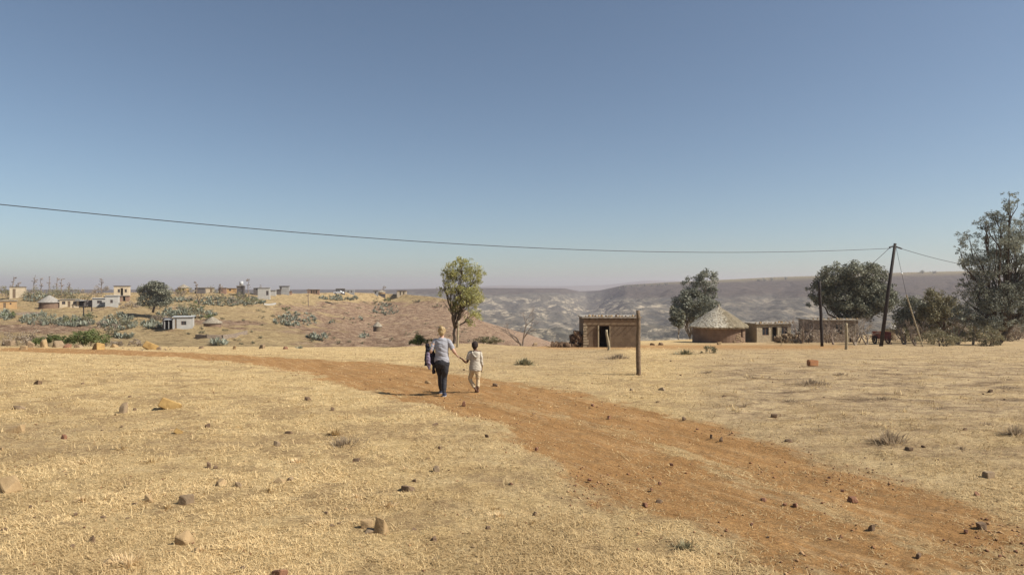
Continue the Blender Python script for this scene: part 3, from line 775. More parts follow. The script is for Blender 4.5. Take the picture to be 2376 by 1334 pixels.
def agave(px, py, wpx, hpx, label, nr=20, group='grey-green agave clumps on the hillside'):
    """a stand of agave: rosettes of stiff pointed leaves growing up the slope from its lower edge"""
    p = hit(px, py)
    Vs = []; Fs = []; va = []; k0 = 0; up_px = max(0, hpx-1.3*F/p.y)
    for q in range(int(nr*1.7)):
        u = R.uniform(-.5, .5); ax = math.sqrt(max(0, 1-4*u*u))
        v = R.uniform(-.12, 1)*ax if q else 0
        c = hit(px+u*wpx, py-max(0, v)*up_px + R.uniform(-1, 1) - (1-ax)*hpx*.25)
        if c.y > p.y*1.7: continue
        c = c-p; hh = R.uniform(.8, 1.6)*(.6+.4*ax)*min(1, hpx*p.y/F/1.6); tone = R.uniform(0, 1)
        for j in range(13):
            a = R.uniform(0, 6.283); e = R.uniform(.15, 1.5); L = hh*R.uniform(.75, 1.2)
            dv = Vector((math.cos(a)*math.cos(e), math.sin(a)*math.cos(e), math.sin(e))); sd = Vector((-math.sin(a), math.cos(a), 0))*hh*.12
            b = c + Vector((0, 0, -.1)); m = b + dv*L*.5; tip = b + dv*L + Vector((0, 0, -.06*L))
            Vs += [b-sd*.6, b+sd*.6, m+sd, tip, m-sd]; Fs += [(k0, k0+1, k0+2), (k0, k0+2, k0+4), (k0+4, k0+2, k0+3)]
            va += [min(1, max(0, .5*tone+.6*R.random()))]*5; k0 += 5
    o = mobj('agave', from_np('agave', [tuple(q) for q in Vs], Fs, {'var': va}), M['agave']); o.location = p
    props(o, label, 'agave', group); return o
AG = [(14,742,38,30,'pale agave stand at the left edge below the ochre house',26),
 (95,755,100,40,'long grey-green agave stand in front of the red-walled round hut',60),
 (172,757,95,32,'agave stand below the flat cream house',56),
 (275,765,85,50,'broad agave stand below the white and grey house',70),
 (288,785,45,22,'small agave stand spilling down below the broad one',18),
 (355,762,60,28,'agave stand left of the small white flat-roofed house',30),
 (435,738,140,34,'agave hedge just behind the small white flat-roofed house',75),
 (535,709,165,28,'long agave hedge below the skyline houses',90),
 (786,697,95,17,'agave hedge round the skyline yard with the parked white car',55),
 (685,756,100,40,'big agave clump alone on the bare middle of the slope',60),
 (738,789,50,26,'straggling agave clump below the big lone one',14),
 (895,730,60,34,'agave clump under the skyline at the right shoulder of the hill',40),
 (508,802,36,27,'single spiky agave just beyond the field rim',9),
 (772,751,16,13,'tiny agave in the bare middle of the slope',3),
 (833,743,24,17,'small agave between the lone clump and the right shoulder clump',4),
 (845,784,22,16,'small agave left of the tiny thatched hut',4),
 (695,808,26,13,'low agave just behind the rim below the straggling clump',4),
 (420,700,60,16,'agave patch right of the round-crowned tree',22),
 (90,700,70,22,'agave patch behind the red-walled round hut',30),
 (130,685,130,20,'agave and scrub patch below the row of dead flower stalks',50)]
for (px, py, w, h, lb, nr) in AG: agave(px, py, w, h, lb, nr)
BU = [('shrub',105,752,110,36,'leaf_olive','olive scrub mixed into the agave before the red-walled round hut',900),
 ('shrub',125,688,140,30,'leaf_olive','wide olive scrub on the skyline under the dead flower stalks',1500),
 ('shrub',168,702,50,22,'leaf_olive','dark olive shrub above the flat cream house',600),
 ('shrub',222,682,70,22,'leaf_grey','brown scrub on the skyline right of the wide olive scrub',700),
 ('shrub',8,688,46,30,'leaf_olive','olive tree-like shrub at the left edge of the skyline',600),
 ('shrub',75,690,40,20,'leaf_olive','small scrub right of the cream skyline house',400),
 ('shrub',290,762,80,36,'leaf_olive','olive scrub rising out of the broad agave stand',800),
 ('shrub',300,715,60,20,'leaf_grey','grey scrub left of the foot of the round-crowned tree',500),
 ('shrub',430,722,60,26,'leaf_olive','olive scrub behind the agave hedge of the small white house',600),
 ('shrub',457,720,30,22,'leaf_green','dark green bush on top of the agave hedge of the small white house',400),
 ('shrub',560,705,110,18,'leaf_olive','olive scrub at the right end of the long skyline hedge',800),
 ('shrub',665,722,24,14,'leaf_green','dark bush at the top of the big lone agave clump',250),
 ('shrub',900,700,24,12,'leaf_green','dark bush at the top of the right shoulder agave clump',200),
 ('shrub',875,708,28,14,'leaf_olive','olive bush left of the right shoulder agave clump',200),
 ('shrub',752,679,22,17,'leaf_olive','grey-green bush on the skyline left of the parked white car',220),
 ('shrub',1014,713,22,10,'leaf_olive','small olive bush on the hill shoulder left of the yellow-green tree',150),
 ('shrub',970,701,26,9,'leaf_olive','small low bush near the hill shoulder',150)]
for (nm, px, py, w, h, lf, lb, n) in BU: bush(nm, px, py, w, h, lf, lb, n, group='scrub on the hillside')
for k in range(85):   # little dark bushes dotted over the bare slope
    px = R.uniform(430, 1120); S = float(np.interp(px, HS_P, HS_Y)); py = R.uniform(S+14, 800)
    bush('shrub', px, py, R.uniform(7, 15), R.uniform(4, 8), 'leaf_olive', 'tiny dry bush dotting the bare reddish slope', 60, .28, group='tiny bushes on the bare slope', lob=2)
bush('shrub', 205, 799, 85, 38, 'leaf_green', 'dense dark green shrub just beyond the rim of the field at left', 3200, .13, Y=50)
bush('shrub', 125, 800, 90, 26, 'leaf_green', 'lower green shrub left of and joined to the dense dark green one', 2200, .13, Y=50)
bush('shrub', 62, 800, 95, 40, 'leaf_grey', 'leafless brown bush left of the green shrubs beyond the rim', 1500, .12, Y=52)
bush('shrub', 320, 803, 40, 18, 'leaf_grey', 'low dry bush behind the long ochre slab', 500, .11, Y=50)
bush('shrub', 260, 803, 60, 20, 'leaf_grey', 'low dry bush behind the ochre mound boulder', 700, .11, Y=51)
bush('shrub', 972, 799, 56, 24, 'leaf_green', 'low round dark green bush on the rim left of the woman\'s shoulder', 2000, .1, Y=44.5)
bush('shrub', 1135, 797, 62, 20, 'leaf_olive', 'low spreading olive bush on the rim right of the child\'s head', 1600, .1, Y=46)
bush('shrub', 1645, 820, 40, 24, 'leaf_olive', 'bright green little bush in front of the thatched hut', 700, .06)
bush('shrub', 2180, 803, 110, 44, 'leaf_olive', 'large olive-grey bush right of the leaning pole', 3200, .11)
bush('shrub', 2296, 803, 56, 48, 'leaf_olive', 'olive bush in front of the tall eucalyptus trunk', 2200, .11)
bush('shrub', 2355, 785, 66, 40, 'leaf_grey', 'grey-brown scrub at the right edge behind the grass', 1600, .13, Y=66)
bush('shrub', 2240, 790, 50, 30, 'leaf_olive', 'yellowish bush between the large olive bush and the eucalyptus', 1000, .12, Y=62)
bush('shrub', 1255, 803, 60, 14, 'leaf_grey', 'dry brush on the rim between the bare tree and the shed', 500, .12)
bush('shrub', 1840, 798, 60, 22, 'leaf_grey', 'dry brush right of the stone house door', 900, .12, Y=72)

# trees
for k, (px, py, w, h, lf) in enumerate([(2130, 792, 80, 80, 'leaf_olive'), (2195, 792, 90, 88, 'leaf_dark'), (2262, 790, 80, 80, 'leaf_olive'), (2330, 788, 90, 76, 'leaf_dark'), (2385, 786, 70, 80, 'leaf_olive'), (2100, 794, 70, 60, 'leaf_olive'), (2230, 796, 90, 50, 'leaf_olive'), (2320, 796, 80, 46, 'leaf_grey')]):
    bush('shrub', px, py, w, h, lf, 'tall dense scrub filling the gap under the trees at the right', 3000, .17, Y=78, group='tall scrub behind the eucalyptus')
for k in range(46):
    x0, x1, y0, y1 = [(0, 260, 672, 700), (440, 620, 686, 712), (300, 500, 700, 742), (0, 330, 738, 775), (330, 620, 676, 690)][k % 5]
    bush('shrub', R.uniform(x0, x1), R.uniform(y0, y1), R.uniform(26, 58), R.uniform(12, 23), ['leaf_olive', 'leaf_grey', 'leaf_olive', 'leaf_green'][k % 4], 'dull olive-brown bush in the scrub between the agave hedges on the left hillside', 330, .3, group='scrub bushes between the agave hedges', lob=3)
for k, (px, w, h) in enumerate([(1868, 60, 40), (1925, 60, 44), (1990, 80, 56), (2040, 50, 40), (2110, 60, 50), (2165, 70, 46), (2225, 60, 52), (1850, 40, 30)]):
    bush('shrub', px, 794, w, h, 'leaf_grey', 'see-through thicket of bare grey-brown twigs near the leaning pole', 520, .16, Y=69, group='twiggy thickets around the houses', lob=4)
tree('tree', 1052, 803, 44, [(1062,635,40,38),(1098,640,30,40),(1042,668,30,30),(1086,690,44,34),(1056,715,26,22),(1098,735,30,24),(1074,610,32,16),(1028,645,16,14)],
     9500, .13, 260, 'leaf_lime', 'bark', 'slender tree with sparse yellow-green crown behind the walkers', .10, nb=120, fork=.2, clr=.27, asp=.4, shell=.2)
tree('tree', 1605, 790, 92, [(1600,662,20,28),(1638,656,27,32),(1608,700,42,30),(1645,705,26,34),(1578,730,24,30),(1582,700,24,24),(1618,732,36,24)],
     17000, .27, 260, 'leaf_euc', 'bark_pale', 'twin-topped grey-green eucalyptus standing behind the thatched hut', .16, nb=30, fork=.25, clr=.34, stems=2, base=Zp(812,92))
tree('tree', 1575, 790, 90, [(1572,738,17,25),(1562,722,9,16)], 3500, .26, 70, 'leaf_dark', 'bark_pale', 'small dark tree at the left foot of the twin-topped eucalyptus', .1, nb=10, base=Zp(800,90), clr=.4)
tree('tree', 1975, 790, 76, [(1930,648,44,36),(1985,638,52,32),(2030,640,36,30),(1900,680,32,34),(1955,690,60,38),(2020,690,54,42),(2060,690,30,38),(1985,720,50,24),(1890,700,20,18)],
     40000, .24, 620, 'leaf_dark', 'bark', 'huge dark dome-shaped tree towering over the houses behind the leaning pole', .3, nb=60, fork=.28, clr=.27, base=Zp(797,76))
tree('eucalyptus', 2312, 775, 62, [(2335,470,30,30),(2320,515,46,32),(2275,530,30,30),(2250,560,34,32),(2335,565,55,42),(2240,610,26,34),(2290,620,60,45),(2360,625,45,50),(2255,680,36,40),(2320,690,66,42),(2270,720,42,28),(2375,540,35,50),(2355,730,50,30),(2232,660,26,24),(2236,700,30,34),(2245,738,42,24),(2300,748,60,20),(2385,670,50,60),(2225,580,16,18)],
     54000, .18, 800, 'leaf_euc', 'bark', 'tallest tree, an airy grey-green eucalyptus at the right edge', .28, nb=120, fork=.2, clr=.24, droop=.3, asp=.32, base=Zp(797,62), shell=.25)
tree('tree', 2120, 790, 72, [(2125,720,38,34),(2150,745,34,26),(2100,745,24,24)], 8500, .22, 160, 'leaf_dark', 'bark', 'dark bushy tree right of the leaning pole', .14, nb=20, base=Zp(797,72), clr=.34)
tree('tree', 2185, 790, 70, [(2175,695,32,26),(2200,715,34,32),(2165,730,34,30),(2215,740,24,26)], 9000, .2, 170, 'leaf_olive', 'bark', 'olive tree between the dark bushy one and the eucalyptus', .14, nb=25, base=Zp(797,70), clr=.33)
tree('tree', 355, 716, 175, [(345,675,24,20),(370,677,26,22),(345,697,26,18),(375,697,22,18),(358,665,20,12)], 9000, .45, 160, 'leaf_dark', 'bark', 'round-crowned dark tree standing among the hillside houses', .3, nb=14, clr=.36, base=Zp(722,175))
bare_tree('tree', 1212, 47, 84, 'small leafless tree with a forked trunk on the rim, right of the child', .085, 'twig', .42, 7, stems=2, seed=5)
bare_tree('tree', 461, 200, 30, 'small bare flat-crowned tree below the long skyline hedge', .25, 'bark', .6, 5, seed=8, base=Zp(707,200))
for i, (px, Y, h, sd, lb) in enumerate([(1985,60,62,11,'pale bare fruit tree with spreading limbs before the third house'), (2012,62,58,12,'bare fruit tree left of the leaning pole, beside the red cart'), (1935,64,60,13,'bare tree in front of the third house wall'), (2125,60,60,14,'bare crooked tree right of the leaning pole'), (1860,68,62,15,'bare tree at the right end of the stone house'), (2100,63,50,16,'slim bare tree behind the stay wire'), (1845,73,52,17,'bare tree behind the stone house corner'), (2225,62,70,18,'bare stem tree left of the eucalyptus trunk')]):
    bare_tree('tree', px, Y, h*1.25, lb, .10, 'bark_pale' if i in (0, 1) else 'twig', .5, 7, stems=2 if i % 2 else 3, seed=sd, group='leafless trees around the houses', first=.27)
# flowering stalks and thin trees on the skyline
for px, top, Y in [(31,641,235),(44,655,238),(80,638,236),(95,645,240),(113,642,238),(132,645,242),(142,647,240),(160,655,244),(235,645,240),(456,653,245),(512,660,250),(577,647,250),(606,661,255),(891,663,322),(716,670,262)]:
    z0 = H(X(px, Y), Y); h = Zp(top, Y)-z0
    t = thing('agave_stalk', (X(px, Y), Y, z0), 'dead branching flower stalk of an agave standing on the skyline', 'plant', 'dead agave stalks on the skyline')
    mb = MB(); mb.tube([(0, 0, 0), (R.uniform(-.3, .3), 0, h*.6), (R.uniform(-.4, .4), 0, h)], [.16, .13, .06], 5)
    for k in range(9):
        zz = h*R.uniform(.5, .97); a = R.uniform(0, 6.28); l = R.uniform(.5, 1.1)
        mb.tube([(0, 0, zz), (math.cos(a)*l, math.sin(a)*l, zz+.25)], [.06, .16], 4)
    mb.build('stalk', M['twig'], t)
# trees on the far rim
for px, py, Y in [(1420,664,1830),(1437,661,1830),(1452,660,1820),(1466,659,1820),(1478,658,1800),(1496,657,1790),(1512,657,1780),(1527,657,1770),(1545,656,1760),(1760,646,1610),(1775,645,1600),(1790,645,1590),(1822,643,1580),(2140,630,1450),(2165,631,1440)]:
    w = R.uniform(4, 7); p = Vector((X(px, Y), Y, valley_z(X(px, Y), Y)-1))
    me, _ = crown_mesh('foliage', [(0, 0, 4, w, w, 4.5), (w*.8, 0, 3, w*.6, w*.6, 3)], 90, 2.6, 20, .4)
    t = thing('tree', p, 'tiny distant tree on the rim of the far plateau', 'tree', 'distant trees along the plateau rim')
    mobj('crown', me, M['leaf_dark'], t); mb = MB(); mb.tube([(0, 0, -2), (0, 0, 4)], .5, 5); mb.build('trunk', M['bark'], t)

# ------------------------------------------------------------------ buildings
def wall_panel(mb, w, h, th, ops, y0=0):
    """front wall from x 0..w, z 0..h at y0..y0+th with openings (x0,x1,z0,z1)"""
    xs = sorted({0, w, *[o[0] for o in ops], *[o[1] for o in ops]})
    for a, b in zip(xs[:-1], xs[1:]):
        zs = [0]; cuts = sorted([(o[2], o[3]) for o in ops if o[0] <= a+1e-6 and o[1] >= b-1e-6])
        z = 0
        for c, d in cuts:
            if c > z: mb.box((a, y0, z), (b, y0+th, c))
            z = d
        if z < h: mb.box((a, y0, z), (b, y0+th, h))
def flat_house(name, px0, px1, top, base, Y, depth, wallm, label, ops=(), roofm='tin', rz=0, over=.25, slope=.12, group=None, cat='house', th=.2, doorm=None, band=None, sidem=None, parts=None, gz=None, frame='wframe'):
    s = Y/F; w = (px1-px0)*s; h = (base-top)*s; z0 = Zp(base, Y)
    z0 = Zp(base, Y)
    if Y > 100:
        q = hit((px0+px1)/2, base)
        if abs(q.y-Y) < 60: Y = q.y; s = Y/F; w = (px1-px0)*s; h = (base-top)*s; z0 = q.z+.3
        else: z0 = H(X((px0+px1)/2, Y), Y)+.2; h = max(1.6, Zp(top, Y)-z0)
    if Y > 100: rz = -.8*math.atan((px0-CX)/F); depth *= .8; w *= .93
    t = thing(name, (X(px0, Y), Y, z0), label, cat, group, rz)
    O = [(a*w, b*w, c*h, d*h, k) for a, b, c, d, k in ops]
    rt = min(.12, h*.06); hw = h-rt-.01
    mb = MB(); wall_panel(mb, w, hw, th, [o[:4] for o in O])
    mb.box((0, depth-th, 0), (w, depth, hw)); mb.box((0, th+.002, 0), (th, depth-th-.002, hw)); mb.box((w-th, th+.002, 0), (w, depth-th-.002, hw))
    mb.box((-.05, -.05, -1.1), (w+.05, depth+.05, -.004))
    mb.build('wall', M[wallm], t)
    rb = MB()
    a = -over; b = w+over; y0 = -over; y1 = depth+over; n = max(8, int(w/.18)); zr = hw+.012
    if roofm:
        vs = []; 
        for k in range(n+1):
            x = a+(b-a)*k/n; u = (.025 if k % 2 else 0)
            vs += [(x, y0, zr+u), (x, y1, zr+u+slope*.0), (x, y0, zr+u+rt), (x, y1, zr+u+rt)]
        fs = []
        for k in range(n):
            i = k*4; j = i+4
            fs += [(i+2, j+2, j+3, i+3), (i, i+1, j+1, j), (i, j, j+2, i+2), (i+1, i+3, j+3, j+1)]
        fs += [(0, 2, 3, 1), (n*4, n*4+1, n*4+3, n*4+2)]
        rb.add(vs, fs); rb.build('roof', M[roofm], t)
    for (xa, xb, za, zb, k) in O:
        if k == 'window':
            f = MB(); q = .05 if w < 12 else .08
            f.box((xa, th*.3, za), (xa+q, th*.7, zb)); f.box((xb-q, th*.3, za), (xb, th*.7, zb))
            f.box((xa+q, th*.3, za), (xb-q, th*.7, za+q)); f.box((xa+q, th*.3, zb-q), (xb-q, th*.7, zb)); xm = (xa+xb)/2
            f.box((xm-q/2, th*.32, za+q), (xm+q/2, th*.68, zb-q))
            fo = f.build('window', M[frame], t)
            g = MB(); g.box((xa+q, th*.45, za+q), (xm-q/2, th*.5, zb-q)); g.box((xm+q/2, th*.45, za+q), (xb-q, th*.5, zb-q)); g.build('pane', M['glass'], fo)
        elif k == 'door':
            g = MB(); g.box((xa+.02, th*.4, za), (xb-.02, th*.6, zb-.02)); g.build('door', M[doorm or 'wood'], t)
        elif k == 'open':
            g = MB(); q = .07; g.box((xa-q, -.03, za), (xa-.002, th*.5-.1 if False else -.002, zb)); g.box((xb+.002, -.03, za), (xb+q, -.002, zb)); g.build('door_frame', M['wood_pale'], t)
    return t, w, h
def round_hut(name, px, rpx, eave, base, apex, Y, wallm, roofm, label, group=None, ops=(), over=1.14):
    if Y > 100:
        q = hit(px, base)
        if abs(q.y-Y) < 60: Y = q.y; base -= .4*F/Y; apex -= .3*F/Y; eave -= .35*F/Y
        else: base = CY+F*(CH-H(X(px, Y), Y))/Y
    s = Y/F; r = rpx*s; z0 = Zp(base, Y); he = (base-eave)*s; ha = (base-apex)*s
    t = thing(name, (X(px, Y+r), Y+r, z0), label, 'hut', group)
    mb = MB(); n = 48; th = .25
    # cylinder wall with angular openings
    for k in range(n):
        a0 = 2*math.pi*k/n; a1 = 2*math.pi*(k+1)/n; am = math.degrees((a0+a1)/2)
        segs = [(-.8, he)]
        for (c, wd, za, zb) in ops:
            if abs((am-c+180) % 360-180) < wd: segs = [(-.8, za*he), (zb*he, he)]
        for za, zb in segs:
            if zb <= za: continue
            vs = [(rr*math.cos(a), rr*math.sin(a), z) for z in (za, zb) for rr in (r, r-th) for a in (a0, a1)]
            mb.add(vs, [(0, 1, 5, 4), (3, 2, 6, 7), (4, 5, 7, 6), (1, 0, 2, 3), (1, 3, 7, 5), (0, 4, 6, 2)])
    mb.build('wall', M[wallm], t)
    rb = MB(); n = 56; rings = 12; vs = []; R2 = r*over
    ze = he-.12
    for j in range(rings+1):
        u = j/rings; rr = R2*(1-u); zz = ze+(ha-ze)*(u**1.04)
        for k in range(n):
            a = 2*math.pi*k/n; q = rr*(1+R.gauss(0, .012)) ; vs.append((q*math.cos(a), q*math.sin(a), zz+R.gauss(0, .02)*r*.25*(1-u) + (.035*r*math.sin(u*3.14159))))
    fs = [(j*n+k, j*n+(k+1) % n, (j+1)*n+(k+1) % n, (j+1)*n+k) for j in range(rings) for k in range(n)]
    rb.add(vs, fs)
    lip = [(R2*.985*math.cos(2*math.pi*k/n), R2*.985*math.sin(2*math.pi*k/n), ze-.16) for k in range(n)] + [(r*.9*math.cos(2*math.pi*k/n), r*.9*math.sin(2*math.pi*k/n), ze-.02) for k in range(n)]
    m0 = len(rb.v); rb.add(lip, [(k, n+k, n+(k+1) % n, (k+1) % n) for k in range(n)])
    rb.f += [(k, m0+k, m0+(k+1) % n, (k+1) % n) for k in range(n)]
    rb.build('roof', M[roofm], t)
    return t, r, he, ha
# the shed
shed, sw, sh = flat_house('mud_shed', 1354, 1486, 735, 806, 52, 3.4, 'mud', 'mud-walled flat-roofed shed with a dark open doorway and stones on its roof',
    [(.275, .455, .0, .70, 'open')], 'tin', over=.12, cat='shed')
mb = MB(); mb.box((.02, -.03, sh*.735), (sw-.02, -.003, sh*.90)); mb.build('plaster_band', M['plaster_band'], shed)
mb = MB()
for k in range(9): mb.box((-.02, -.05, k*.22), (R.uniform(.2, .42), -.003, k*.22+.17))
mb.build('corner_stones', M['stone'], shed)
mb = MB()
for k in range(10): x = .05+k*(sw-.1)/9; mb.tube([(x, -.32, sh-.235), (x, .2, sh-.225)], .035, 6)
mb.build('rafters', M['wood'], shed)
mb = MB(); mb.tube([(sw*.255, -.05, 0), (sw*.255, -.05, sh*.72)], .05, 6); mb.build('door_post', M['wood_pale'], shed)
for k in range(17):
    x = X(1358, 52)+ (k+R.uniform(-.3, .3))*.27+.05; w = R.uniform(.14, .3)
    o = mobj('roof_stone', rock_mesh(w, w, w*.62, 700+k, 12), M['rock_pale' if k % 3 else 'rock_dark']); o.location = (x, 52+R.uniform(.0, .3), Zp(735, 52)+.03)
    props(o, 'stone weighing down the front edge of the mud shed roof', 'stone', 'stones on the mud shed roof')
def post(name, px, top, base_py, w, mt, label, Y=None, lean=0, leany=0, cat='post', group=None, n=10):
    p = hit(px, base_py) if Y is None else Vector((X(px, Y), Y, H(X(px, Y), Y)))
    s = p.y/F; h = (base_py-top)*s; r = w*s/2
    mb = MB(); pts = []; rad = []
    for k in range(9):
        u = k/8; pts.append((lean*s*u+R.gauss(0, r*.12), leany*u+R.gauss(0, r*.12), -.15+u*(h+.15))); rad.append(r*(1.12-.2*u)*R.uniform(.93, 1.07))
    mb.tube(pts, rad, n); o = mb.build(name, M[mt], None, True); o.location = p
    return props(o, label, cat, group)
post('fence_post', 1481, 720, 870, 10, 'wood', 'thick weathered wooden post standing alone in the grass before the shed', lean=0)
post('post', 1414, 765, 812, 6, 'wood_pale', 'crooked pale stake in front of the shed doorway', lean=-7)
post('post', 1061, 745, 806, 5, 'wood_pale', 'thin pale stake beside the trunk of the yellow-green tree', lean=3)
post('post', 1964, 750, 811, 6.5, 'wood_pale', 'short yellowish wooden post before the bare fruit trees')
post('post', 1208+1050, 745, 800, 5, 'wood_pale', 'slim pale stake left of the eucalyptus trunk', lean=3)
post('telephone_pole', 1908, 645, 796, 6.5, 'wood_dark', 'upright dark pole before the third house, shorter than the leaning one', Y=57, lean=-7)
# dry-stone heap and dung stack left of the shed
def heap(name, px0, px1, top, base, Y, n, mt, label, cat='heap'):
    s = Y/F; t = thing(name, (X((px0+px1)/2, Y), Y, H(X((px0+px1)/2, Y), Y)), label, cat); mb = MB()
    bm = bmesh.new(); w = (px1-px0)*s; h = (base-top)*s
    for k in range(n):
        u = R.uniform(-.5, .5); v = R.random()*(1-abs(u)*.9); q = R.uniform(.16, .34)
        m = rock_mesh(q, q, q*.8, k+int(px0), 10); tmp = bmesh.new(); tmp.from_mesh(m)
        bmesh.ops.translate(tmp, verts=tmp.verts, vec=(u*w, R.uniform(-.5, .5)*.8, v*h)); tmp.to_mesh(m); tmp.free(); bm.from_mesh(m)
    me = bpy.data.meshes.new(name); bm.to_mesh(me); bm.free(); mobj('stones', me, M[mt], t); return t
heap('wood_stack', 1324, 1356, 764, 806, 52.5, 170, 'rock_dark', 'dark ragged stack of fuel piled against the left wall of the shed', 'stack')
heap('dung_heap', 1279, 1322, 795, 806, 52, 90, 'rock_dark', 'low dark heap left of the ragged stack', 'heap')
# thatched rondavel
hut, hr, hhe, hha = round_hut('round_hut', 1667, 61, 757, 797, 712, 70, 'mud_red', 'thatch_patch', 'large round hut with lumpy thatched cone roof and red-brown mud wall', ops=[(311, 5.5, .32, .82)])
mb = MB(); a = math.radians(311); cx, cy = (hr-.12)*math.cos(a), (hr-.12)*math.sin(a)
u = Vector((-math.sin(a), math.cos(a), 0))
for k in (-1, 0, 1):
    c = Vector((cx, cy, 0))+u*k*.26; mb.tube([c+Vector((0, 0, hhe*.32)), c+Vector((0, 0, hhe*.82))], .025, 4)
for z in (.33, .57, .81): mb.tube([Vector((cx, cy, hhe*z))-u*.28, Vector((cx, cy, hhe*z))+u*.28], .025, 4)
mb.build('window', M['wframe'], hut)
mb = MB()       # patch of bare stones where plaster fell
for k in range(46):
    ad = R.uniform(283, 322); z = R.uniform(0, .95)*hhe*(1-.0*ad)
    if z > hhe*(.15+(ad-283)/45) or (303 < ad < 319 and hhe*.28 < z < hhe*.86): continue
    aa = math.radians(ad); c = Vector(((hr+.0)*math.cos(aa), (hr+.0)*math.sin(aa), z)); uu = Vector((-math.sin(aa), math.cos(aa), 0))
    mb.tube([c-uu*R.uniform(.1, .22), c+uu*R.uniform(.1, .22)], [(.05, .05)]*2, 6)
mb.build('exposed_stones', M['rock'], hut)
mb = MB(); mb.tube([(0, 0, hha-.05), (0, 0, hha+.3)], [.16, .05], 8); mb.build('roof_cap', M['thatch'], hut)
# stone house
sthouse, w2, h2 = flat_house('stone_house', 1756, 1848, 750, 793, 72, 2.3, 'stone', 'low stone house with flat stone-edged roof, two windows and a dark doorway',
    [(.16, .35, .34, .76, 'window'), (.44, .60, .0, .78, 'open'), (.72, .90, .34, .80, 'window')], 'tin', over=.2, rz=.25)
mb = MB(); mb.box((w2*.44, .32, 0), (w2*.6, .36, h2*.35)); mb.build('door', M['leafdoor'] if 'leafdoor' in M else M['glass'], sthouse)
for k in range(15):
    u = -.1+k*(w2+.2)/14+R.uniform(-.1, .1); v = -.1+R.uniform(-.1, .2); w = R.uniform(.15, .32); o0 = sthouse.location
    o = mobj('roof_stone', rock_mesh(w, w, w*.6, 800+k, 12), M['rock_pale']); o.location = (o0.x+u*math.cos(.25)-v*math.sin(.25), o0.y+u*math.sin(.25)+v*math.cos(.25), Zp(750, 72)+.03)
    props(o, 'stone weighing down the front edge of the stone house roof', 'stone', 'stones on the stone house roof')
heap('stone_wall', 1800, 1862, 776, 797, 70.5, 170, 'rock', 'collapsed low stone wall before the right window of the stone house', 'wall')
# third house behind the bare trees
h3, w3, hh3 = flat_house('old_house', 1886, 1992, 741, 793, 72, 3.6, 'stone_far', 'grey-brown flat-roofed house half hidden by bare trees', [(.27, .40, .35, .78, 'window'), (.5, .66, .35, .8, 'window'), (.80, .92, 0, .75, 'open')], 'tin')
for k in range(13):
    x = X(1890, 72)+k*.4+R.uniform(-.1, .1); w = R.uniform(.15, .32)
    o = mobj('roof_stone', rock_mesh(w, w, w*.6, 860+k, 12), M['rock_pale']); o.location = (x, 72.+R.uniform(-.1, .3), Zp(741, 72)+.03)
    props(o, 'stone weighing down the roof edge of the house behind the bare trees', 'stone', 'stones on the old house roof')
round_hut('round_hut', 2068, 17, 762, 782, 750, 84, 'cream', 'thatch_grey', 'pale little round hut seen past the foot of the leaning pole', ops=[])
# red cart
p = Vector((X(2045, 66), 66, H(X(2045, 66), 66))); ct = thing('cart', p, 'rusty red two-wheeled cart box standing behind the leaning pole', 'cart')
mb = MB(); mb.box((-.6, -.7, .55), (.6, .7, .6)); mb.box((-.6, -.7, .6), (-.56, .7, 1.25)); mb.box((.56, -.7, .6), (.6, .7, 1.25)); mb.box((-.56, .66, .6), (.56, .7, 1.25)); mb.box((-.56, -.7, .6), (.56, -.66, 1.05)); mb.build('box', M['rust'], ct)
for sx in (-1, 1):
    mb = MB(); n = 18
    vs = [(sx*(.68+dx), math.cos(2*math.pi*k/n)*r, .42+math.sin(2*math.pi*k/n)*r) for dx in (-.05, .05) for r in (.42, .3) for k in range(n)]
    fs = []
    for k in range(n):
        j = (k+1) % n; fs += [(k, j, n+j, n+k), (2*n+k, 3*n+k, 3*n+j, 2*n+j), (k, 2*n+k, 2*n+j, j), (n+k, n+j, 3*n+j, 3*n+k)]
    mb.add(vs, fs)
    for k in range(6): a = math.pi*k/6; mb.tube([(sx*.68, math.cos(a)*.3, .42+math.sin(a)*.3), (sx*.68, -math.cos(a)*.3, .42-math.sin(a)*.3)], .02, 4)
    mb.build('wheel', M['wood_dark'], ct)
mb = MB(); mb.tube([(-.7, 0, .42), (.7, 0, .42)], .03, 6); mb.tube([(-.3, -.7, .55), (-.1, -1.9, .1)], .03, 6); mb.tube([(.3, -.7, .55), (-.05, -1.9, .1)], .03, 6); mb.build('drawbar', M['rust'], ct)

# hillside houses
WD = [(.12, .30, .35, .75, 'window'), (.42, .56, 0, .75, 'door'), (.70, .88, .35, .75, 'window')]
flat_house('house', 138, 178, 697, 715, 182, 5, 'cream', 'small cream flat-roofed house with two windows, right of the red-walled round hut', WD, 'thatch_grey')
round_hut('round_hut', 115, 21, 703, 716, 687, 178, 'mud_red', 'thatch_grey', 'red-walled round hut with grey cone roof on the left of the hill', ops=[(250, 6, 0, .8)])
flat_house('house', -8, 29, 700, 717, 176, 5, 'ochre', 'ochre house with dull roof at the left edge', [(.35, .5, 0, .7, 'door'), (.7, .8, .45, .7, 'window')], 'thatch_grey')
hw, _, _ = flat_house('house', 214, 243, 694, 713, 178, 7, 'white', 'white and grey hillside house with a pale metal roof and a dark porch', [(.35, .7, .35, .7, 'window')], 'tin_white')
s = 178/F
mb = MB(); mb.box((-36*s, -1.5, .1), (-8*s, -1.4, 0.2)); mb.box((-20*s, 1, 0), (-.01, 6, 16*s)); mb.box((-36*s, 3, 0), (-20.5*s, 6, 13*s)); mb.build('porch', M['greydark'], hw)
mb = MB(); mb.box((-37*s, -.6, 15*s), (-14*s, 6, 15.8*s)); mb.build('porch_roof', M['tin_white'], hw)
